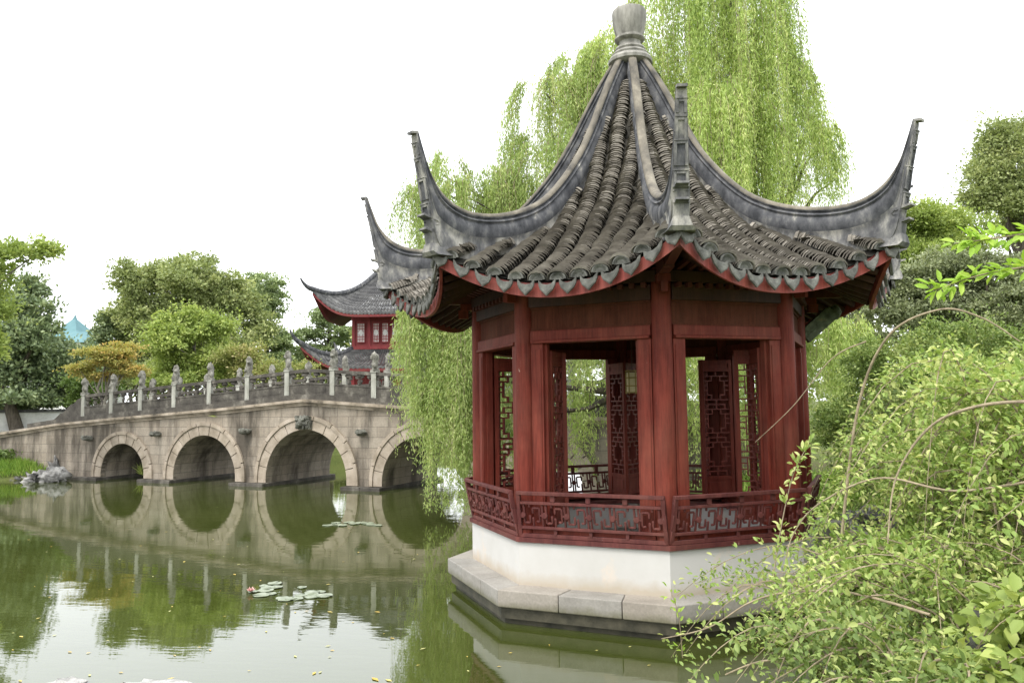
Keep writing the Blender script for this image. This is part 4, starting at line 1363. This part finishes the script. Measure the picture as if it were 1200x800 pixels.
tag(o, 'large dark mossy rock in the bottom right corner', 'rock')

# step stone at the entrance
a = fang(2)
b = MB(); b.box((0, -2.35, .5), (1.1, .5, .3)); b.box((0, -2.8, .4), (1.1, .45, .16))
b.build('entrance_steps', M['slab'], pav, bev=.012, rz=a)


def grass():
    pts = []
    n = 26000
    x = rng.uniform(-25, -18.4, n); y = rng.uniform(10.5, 16, n)
    d = pond_sd(x, y)
    k = (d > .12)
    x, y = x[k], y[k]
    x2 = rng.uniform(1.7, 7, 26000); y2 = rng.uniform(-9.4, 8, 26000)
    k = (pond_sd(x2, y2) > .1) & (np.hypot(x2, y2) > 2.4) & (np.hypot(x2, y2 + 9.8) > 1.2)
    x, y = np.concatenate([x, x2[k]]), np.concatenate([y, y2[k]])
    P = np.stack([x, y, gz(x, y) - .01], 1)
    m = len(P)
    D = unit(np.array([0, 0, 1.0]) + rng.normal(0, .38, (m, 3)))
    me = leaf_mesh('grass', M['grass'], P, D, rng.normal(0, 1, (m, 3)), rng.uniform(.12, .34, m), .011, rng.uniform(0, 1, m))
    tag(link('grass', me), 'long green grass on the banks of the pond', 'grass', kind='stuff')


grass()


def tuft(px, py, dep, n, h, lab, lean=.3):
    p = at(px, py, dep)
    P = np.zeros((n, 3)) + rng.normal(0, .03, (n, 3)) * [1, 1, .2]
    D = unit(np.array([0, -.2, 1.0]) + rng.normal(0, lean, (n, 3)))
    me = leaf_mesh('grass_tuft', M['fresh'], P, D, rng.normal(0, 1, (n, 3)), h * rng.uniform(.5, 1, n), .014, rng.uniform(.3, 1, n))
    tag(link('grass_tuft', me, None, tuple(p)), lab, 'weed', 'weeds growing out of the bridge')


tuft(179, 563, 24.6, 22, 1.0, 'tall thin weed between the first and second arch', .1)
tuft(168, 556, 25.0, 40, .5, 'leafy weed hanging inside the leftmost arch', .6)
tuft(290, 566, 22.6, 26, .5, 'green weed in the pier joint left of the middle arch', .15)
tuft(425, 566, 21.1, 24, .5, 'yellow-green weed on the pier right of the middle arch', .12)
tuft(258, 488, 23.0, 26, .28, 'small weed below the bridge cornice above the second arch', .7)

# ------------------------------------------------------------------ lily pads, flower, fallen leaves on the water
def pad_mesh(seed):
    b = MB(); r_ = random.Random(seed)
    n = 18
    vs = [(0, 0, .004)]
    for i in range(n + 1):
        a = .18 + (2 * PI - .36) * i / n
        q = 1 + .05 * math.sin(3 * a + seed)
        vs.append((q * math.cos(a), q * math.sin(a), .004 + .004 * math.sin(2 * a + seed) ** 2))
    vs2 = [(x, y, z - .006) for x, y, z in vs]
    m = len(vs)
    b.add(vs + vs2, [(0, i, i + 1) for i in range(1, m - 1)] + [(m, m + i + 1, m + i) for i in range(1, m - 1)] + [(i, i + m, i + 1 + m, i + 1) for i in range(1, m - 1)])
    return b.mesh('lily_pad', M['pad'])


pads = [pad_mesh(s) for s in (1, 2, 5)]
n_ = 0
for grp, lab, x0, x1, y0, y1, n, r0, r1 in (('lily pads in the nearer patch', 'round pale green lily pad floating in the nearer patch', 296, 380, 681, 704, 20, .05, .1),
                                            ('lily pads in the farther patch', 'small grey-green lily pad floating in the patch near the bridge', 386, 446, 611, 618, 14, .07, .12)):
    for i in range(n):
        f = (i + .5) / n
        px = x0 + (x1 - x0) * f + rnd.uniform(-5, 5)
        py = (y0 + y1) / 2 + rnd.uniform(-1, 1) * (y1 - y0) / 2 * (1 - abs(f - .5) * .9)
        p = on_z(px, py)
        o = link('lily_pad', pads[i % 3], None, (p[0], p[1], .006 + .0015 * (i % 4)), rnd.uniform(0, 6.28))
        k = rnd.uniform(r0, r1); o.scale = (k, k, 1)
        tag(o, lab, 'lily pad', grp)
p = on_z(294, 695)
b = MB()
for ring, (cnt, rr, zz, tl) in enumerate(((8, .075, .07, .6), (6, .05, .1, 1.1))):
    for i in range(cnt):
        a = 2 * PI * i / cnt + ring * .4
        c_, s_ = math.cos(a), math.sin(a)
        b.add([(0, 0, .02), (c_ * rr * .6 - s_ * .022, s_ * rr * .6 + c_ * .022, .05), (c_ * rr, s_ * rr, zz), (c_ * rr * .6 + s_ * .022, s_ * rr * .6 - c_ * .022, .05)], [(0, 1, 2, 3)])
fo = b.build('water_lily', M['petal'], loc=(p[0], p[1], 0)); fo.scale = (.75, .75, .75)
tag(fo, 'pink water lily flower at the left of the nearer pad patch', 'flower')

fl = []
for s in range(3):
    b = MB()
    b.add([(-.034, 0, .002), (-.006, .014, .003), (.03, .0, .002), (-.006, -.013, .004)], [(0, 3, 2, 1)], 0, .3 + .3 * s)
    fl.append(b.mesh('fallen_leaf', M['fallen']))
spots = [(440, 796, 1.6), (455, 797, 1.2), (384, 757, 1), (389, 762, .8), (368, 789, 1.1), (496, 760, 1.1), (442, 717, 1.2), (216, 658, 1.3), (280, 661, 1.1), (82, 764, 1), (25, 746, 1.2), (199, 716, .8), (142, 788, .8), (420, 647, 1), (485, 655, 1), (275, 673, 1.4), (312, 740, .9), (346, 769, .9), (460, 748, 1), (104, 765, .8), (105, 791, .9), (205, 768, .7), (387, 717, 1.3), (140, 655, .8), (60, 640, .9), (195, 623, .8), (262, 652, .7)]
for i in range(46): spots.append((rnd.uniform(10, 520), 590 + 208 * rnd.random() ** .8, rnd.uniform(.45, .9)))
for i in range(8): spots.append((rnd.uniform(540, 780), rnd.uniform(745, 798), rnd.uniform(.5, .9)))
for i, (px, py, k) in enumerate(spots):
    p = on_z(px, py)
    o = link('fallen_leaf', fl[i % 3], None, (p[0], p[1], .003), rnd.uniform(0, 6.28)); o.scale = (k * rnd.uniform(.8, 1.2), k, 1)
    tag(o, 'small yellowed fallen leaf floating on the pond', 'leaf', 'fallen leaves on the pond')

# ------------------------------------------------------------------ the red hall beyond the bridge
HD = 40.0
hc = at(413, 410, HD)          # lower left corner of the upper storey
hall = empty('red_hall', (hc[0], hc[1], gzf(hc[0], hc[1])), 'two-storey red hall with upturned grey eaves beyond the bridge', 'hall', rz=R(7))
hb = hc[2] - gzf(hc[0], hc[1])   # height of the storey floor above ground
S = HD / FPX
WH, DH = 3.3, 3.4
HU = 40 * S
b = MB(); b.box((WH / 2, DH / 2, hb + HU / 2), (WH, DH, HU)); b.box((WH / 2, DH / 2, hb / 2 - .1), (WH - .2, DH - .2, hb - .2))
for x in (.06, .85, 2.95, 3.24): b.box((x, -.03, hb + HU / 2), (.14, .1, HU - .01))
b.box((WH / 2, -.04, hb + .1), (WH + .1, .12, .16)); b.box((WH / 2, -.04, hb + HU - .16), (WH + .1, .12, .12))
for x in (.3, 3.0): b.box((x, -1.25, hb / 2 - .45), (.22, .22, hb - .9))
b.build('wall', M['hall_red'], hall)
for i, (x0, x1) in enumerate(((.22, .68), (1.02, 1.4), (1.47, 1.86), (1.95, 2.34), (2.42, 2.8))):
    f = MB(); cx, wd = (x0 + x1) / 2, x1 - x0 - .1
    x0, x1 = cx - wd / 2, cx + wd / 2
    z0, z1 = hb + .38, hb + HU - .4
    f.box((cx, -.095, z0 - .02), (wd + .05, .06, .04)); f.box((cx, -.095, z1 + .02), (wd + .05, .06, .04))
    for q in (-1, 1): f.box((cx + q * (wd / 2 + .005), -.095, (z0 + z1) / 2), (.03, .06, z1 - z0))
    fo = f.build('window', M['hall_red'], hall)
    p_ = MB(); p_.box((cx, -.085, (z0 + z1) / 2), (wd - .022, .03, z1 - z0 - .004)); p_.build('pane', M['hall_white'], fo)
    l_ = MB()
    for q in range(1, 4): l_.box((x0 + wd * q / 4, -.103, (z0 + z1) / 2), (.034, .006, z1 - z0 - .02))
    for q in range(1, 7):
        if q != 3: l_.box((cx, -.108, z0 + (z1 - z0) * q / 7), (wd - .03, .005, .032))
    l_.lathe([(0, -.004), (.11, -.003), (.11, .003), (0, .004)], (0, 0, 0), 14, 1)
    for q in range(len(l_.v) - 56, len(l_.v)):
        x, y, z = l_.v[q]; l_.v[q] = (cx + x, -.115 + z, (z0 + z1) / 2 + y * 1.3)
    l_.build('lattice', [M['hall_red'], M['hall_white']], fo)


def hall_roof(name, z0, out, inner, H, up, close):
    """curved roof round the hall: eave at distance out from the walls, climbing to distance -inner"""
    cx, cy = WH / 2, DH / 2
    a0, b0 = WH / 2 + out, DH / 2 + out
    a1, b1 = WH / 2 - inner, DH / 2 - inner
    if close: b1 = .05; a1 = WH / 2 - DH / 2 + .6
    tl, fs, hips = MB(), MB(), []
    def P(side, u, v, lift=0.0):
        au, bv = a0 + (a1 - a0) * v, b0 + (b1 - b0) * v
        k = abs(u) ** 7 * (1 - v) ** 2
        fl = 1 + .075 * k
        z = z0 + H * (.5 * v + .5 * v ** 2) + up * (abs(u) ** 5) * (1 - v) ** 2.2 + lift
        x, y = {0: (au * u, -bv), 1: (au, bv * u), 2: (-au * u, bv), 3: (-au, -bv * u)}[side]
        return Vector((cx + x * fl, cy + y * fl, z))
    for side in range(4):
        n = 34 if side % 2 == 0 else 28
        us = np.linspace(-1, 1, n * 4 + 1)
        rows = []
        for v in np.linspace(0, 1, 15):
            rows.append([P(side, u, v, .07 * abs(math.sin(PI * i / 4))) for i, u in enumerate(us)])
        for q in range(14):       # stepped courses
            lo = [p + Vector((0, 0, .02)) for p in rows[q]]
            tl.grid([lo, rows[q + 1]], 0, rnd.random())
        tl.grid([[p - Vector((0, 0, .1)) for p in rows[0]], [p + Vector((0, 0, .02)) for p in rows[0]]], 0, .2)
        e0 = [P(side, u, 0, -.07) for u in us]; e1 = [P(side, u, 0, -.19) for u in us]; e2 = [P(side, u * .985, .06, -.24) for u in us]; e3 = [P(side, u * .9, .42, -.42) for u in us]
        fs.grid([e1, e0], 0, .5); fs.grid([e2, e1], 0, .5); fs.grid([e3, e2], 1, .3)
        top = [P(side, -1, v, .02) for v in np.linspace(1, 0, 12)]
        d = (top[-1] - top[-2]).normalized()
        p, tip = top[-1], []
        for q in range(1, 6):
            p = p + d * .17; d = (d + Vector((0, 0, .26))).normalized(); tip.append(p.copy())
        rg = MB(); hips.append(rg)
        rg.tube([t + Vector((0, 0, .06)) for t in top + tip], [.13] * 12 + [.12, .1, .08, .06, .04], 8)
    if close:
        rg = MB(); hips.append(rg); rg.tube([(cx - a1, cy, z0 + H + .1), (cx + a1, cy, z0 + H + .1)], .2, 8)
    o = tl.build(name, M['hall_tile'], hall)
    fs.build('fascia', [M['hall_fascia'], M['deepred']], o); [g_.build('roof_ridge', M['ridge'], o, smooth=50) for g_ in hips]


hall_roof('upper_roof', hb + HU - .02, 1.35, 0, 2.6, 1.1, True)
hall_roof('lower_roof', hb - .95, 1.75, .02, .98, 1.1, False)

# ------------------------------------------------------------------ foreground shrub on the right
def arching_shrub(name, label, centre, rx, ry, spread, n_canes, mat, top, leaf, seed, step=.028, reach=(1.0, 2.4), lw=.34, thick=(.004, .011), bias=None, keep_right=800):
    g = np.random.default_rng(seed)
    cx, cy = centre
    z0 = gzf(cx, cy)
    root = empty(name, (cx, cy, z0), label, 'shrub')
    b = MB(); Ps, Ds, Ns, Ls, Ts = [], [], [], [], []
    for i in range(n_canes):
        x, y = g.normal(0, rx * .33), g.normal(0, ry * .33)
        a = math.atan2(y / ry, x / rx) + g.normal(0, .7) if bias is None or g.uniform() < .4 else bias + g.normal(0, .7)
        rch = g.uniform(*reach); h = top * g.uniform(.55, 1.0)
        dr = np.array([math.cos(a) * rx, math.sin(a) * ry, 0]); dr = dr / np.linalg.norm(dr)
        zb = gzf(cx + x, cy + y) - z0
        fall = g.uniform(.15, 1.0)
        def cur(t):
            t = np.asarray(t, float)[:, None]
            side = np.cross(dr, [0, 0, 1.0])
            return np.array([x, y, zb]) + dr * rch * (t ** 1.25) + np.array([0, 0, 1.0]) * h * (1 - (1 - np.minimum(t / .62, 1)) ** 2 - fall * np.clip((t - .55) / .45, 0, 1) ** 2) + side * .1 * np.sin(3 * t + i)
        tp = cur(np.linspace(.2, 1, 9)) + np.array([cx, cy, z0]) - EYE
        dz = tp @ FW
        if np.any(dz < 1.2): continue
        if np.any(600 + FPX * (tp @ RT) / dz < keep_right + .55 * np.maximum(0, 640 - (400 - FPX * (tp @ UP) / dz))): continue
        nseg = 12
        r0 = g.uniform(*thick)
        b.tube(cur(np.linspace(0, 1, nseg)).tolist(), np.linspace(r0, .0016, nseg).tolist(), 5)
        Lm = rch + h
        m = int(Lm / step)
        t = np.sort(g.uniform(.12, 1, m) ** .8)
        P = cur(t); tang = unit(cur(np.minimum(t + .01, 1.01)) - P + 1e-6)
        ph = np.arange(m) * 2.4 + g.uniform(0, 6)
        s1 = unit(np.cross(tang, [0.1, .2, 1.0])); s2 = np.cross(s1, tang)
        od = s1 * np.cos(ph)[:, None] + s2 * np.sin(ph)[:, None]
        # small side shoots of three to five leaves
        for q in range(3):
            off = g.uniform(0, .09, m)[:, None]
            Pq = P + od * off + g.normal(0, .012, (m, 3))
            Dq = unit(od * .9 + tang * .5 + g.normal(0, .45, (m, 3)) + [0, 0, .1])
            Ps.append(Pq); Ds.append(Dq); Ns.append(unit(np.array([-.1, -.15, 1.0]) + g.normal(0, .4, (m, 3))))
            Ls.append(leaf * g.uniform(.4, 1.35, m) * (1 - .25 * t)); Ts.append(np.clip(g.normal(.48, .3, m) + g.normal(0, .14), 0, 1.1))
    P = np.concatenate(Ps); L = np.concatenate(Ls)
    link('foliage', leaf_mesh('foliage', mat, P, np.concatenate(Ds), np.concatenate(Ns), L, L * lw * .75, np.concatenate(Ts), near=True), root)
    b.build('canes', M['cane'], root, smooth=60)
    return root


arching_shrub('jasmine_shrub', 'big arching light green shrub filling the lower right foreground', (3.6, -3.6), 2.0, 2.0, 1, 230, M['bush'], 2.0, .06, 5, .03, (.7, 2.1), keep_right=905, thick=(.005, .013))
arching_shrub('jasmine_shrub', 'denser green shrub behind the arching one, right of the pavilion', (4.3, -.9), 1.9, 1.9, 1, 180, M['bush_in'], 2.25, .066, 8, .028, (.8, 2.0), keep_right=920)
arching_shrub('jasmine_shrub', 'low spreading shrub hanging over the water below the pavilion plinth', (2.5, -4.1), 1.5, 1.2, 1, 100, M['bush'], .75, .052, 13, .034, (.6, 1.7), bias=PI * .9, keep_right=775, thick=(.005, .011))
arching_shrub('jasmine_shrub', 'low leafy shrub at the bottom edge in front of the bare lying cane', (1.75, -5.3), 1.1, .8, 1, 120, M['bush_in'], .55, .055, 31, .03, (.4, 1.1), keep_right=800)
arching_shrub('broadleaf_shrub', 'glossy broad-leaved plant at the bottom right corner', (2.2, -6.0), .6, .6, 1, 70, M['fresh'], .8, .085, 21, .036, (.25, .8), .5)


def cane_path(name, label, px_pts, rad, leaves=0, mat=None, leaf=.05, cat='cane', group=None):
    pts = [at(*p) for p in px_pts]
    o0 = pts[0]
    cv = np.array(pts)
    s = np.linspace(0, len(pts) - 1, 40)
    # smooth through the points
    out = []
    for q in s:
        i = min(int(q), len(pts) - 2); t = q - i
        p0, p1, p2, p3 = cv[max(i - 1, 0)], cv[i], cv[i + 1], cv[min(i + 2, len(cv) - 1)]
        out.append(.5 * ((2 * p1) + (-p0 + p2) * t + (2 * p0 - 5 * p1 + 4 * p2 - p3) * t * t + (-p0 + 3 * p1 - 3 * p2 + p3) * t ** 3))
    out = np.array(out)
    root = empty(name, tuple(o0), label, cat, group)
    b = MB(); b.tube((out - o0).tolist(), np.linspace(rad, rad * .35, 40).tolist(), 7); b.build('stem', M['cane'], root, smooth=60)
    if leaves:
        idx = rng.uniform(3, 39, leaves)
        P = np.stack([np.interp(idx, np.arange(40), out[:, k]) for k in range(3)], 1) - o0
        tang = unit(out[np.minimum(idx.astype(int) + 1, 39)] - out[idx.astype(int) - 1])
        D = unit(tang * .5 + rng.normal(0, .6, (leaves, 3)))
        link('foliage', leaf_mesh('foliage', mat, P + D * rng.uniform(0, .05, (leaves, 1)), D, np.array([-.1, -.5, 1.0]) + rng.normal(0, .4, (leaves, 3)), leaf * rng.uniform(.6, 1.2, leaves), leaf * .2, rng.uniform(.2, 1, leaves), near=True), root)
    return root


CG = 'long bare canes arching over the shrub'
cane_path('arching_cane', 'thick pale cane arching highest over the right shrub', [(985, 640, 5.6), (1005, 480, 5.5), (1040, 395, 5.3), (1100, 363, 5.0), (1150, 372, 4.8), (1195, 400, 4.7)], .011, group=CG)
cane_path('arching_cane', 'pale cane running level across the middle of the shrub', [(1230, 470, 4.2), (1150, 475, 4.4), (1090, 500, 4.6), (1050, 560, 4.7), (1040, 640, 4.6)], .011, group=CG)
cane_path('arching_cane', 'long low cane bending from the shrub down to the water', [(1230, 560, 4.6), (1120, 575, 4.9), (1030, 560, 5.2), (960, 590, 5.4), (930, 625, 5.5), (920, 660, 5.5)], .009, 14, M['bush'], group=CG)
cane_path('arching_cane', 'bare cane lying along the bottom of the shrub', [(1130, 760, 3.9), (1040, 765, 4.2), (950, 770, 4.5), (890, 775, 4.7), (850, 790, 4.8)], .012, group=CG)
cane_path('arching_cane', 'twisted cane hanging over the plinth towards the water', [(1090, 720, 4.3), (1000, 695, 4.7), (930, 693, 5.0), (880, 705, 5.1), (830, 735, 5.2), (775, 748, 5.3)], .009, 26, M['bush'], group=CG)
cane_path('arching_cane', 'thin straight twig crossing the right columns of the pavilion', [(1015, 400, 6.0), (975, 420, 6.1), (930, 475, 6.3), (885, 518, 6.5)], .006, group=CG)
cane_path('leafy_shoot', 'upright leafy shoot in front of the right bench back', [(912, 790, 5.4), (905, 700, 5.5), (915, 620, 5.6), (930, 555, 5.6), (948, 520, 5.6)], .006, 130, M['bush'], .06, 'shoot')
cane_path('leafy_shoot', 'small bright shoot standing against the white wall', [(800, 770, 5.6), (795, 720, 5.6), (785, 690, 5.6)], .004, 22, M['bright'], .05, 'shoot')
cane_path('overhanging_branch', 'bright young branch hanging into the right edge, upper of two', [(1290, 250, 4.2), (1220, 270, 4.3), (1160, 280, 4.4), (1120, 285, 4.5)], .007, 90, M['bright'], .085, 'branch')
cane_path('overhanging_branch', 'bright young branch hanging into the right edge, lower of two', [(1290, 300, 4.2), (1220, 310, 4.3), (1150, 322, 4.4), (1095, 340, 4.5)], .007, 100, M['bright'], .085, 'branch')
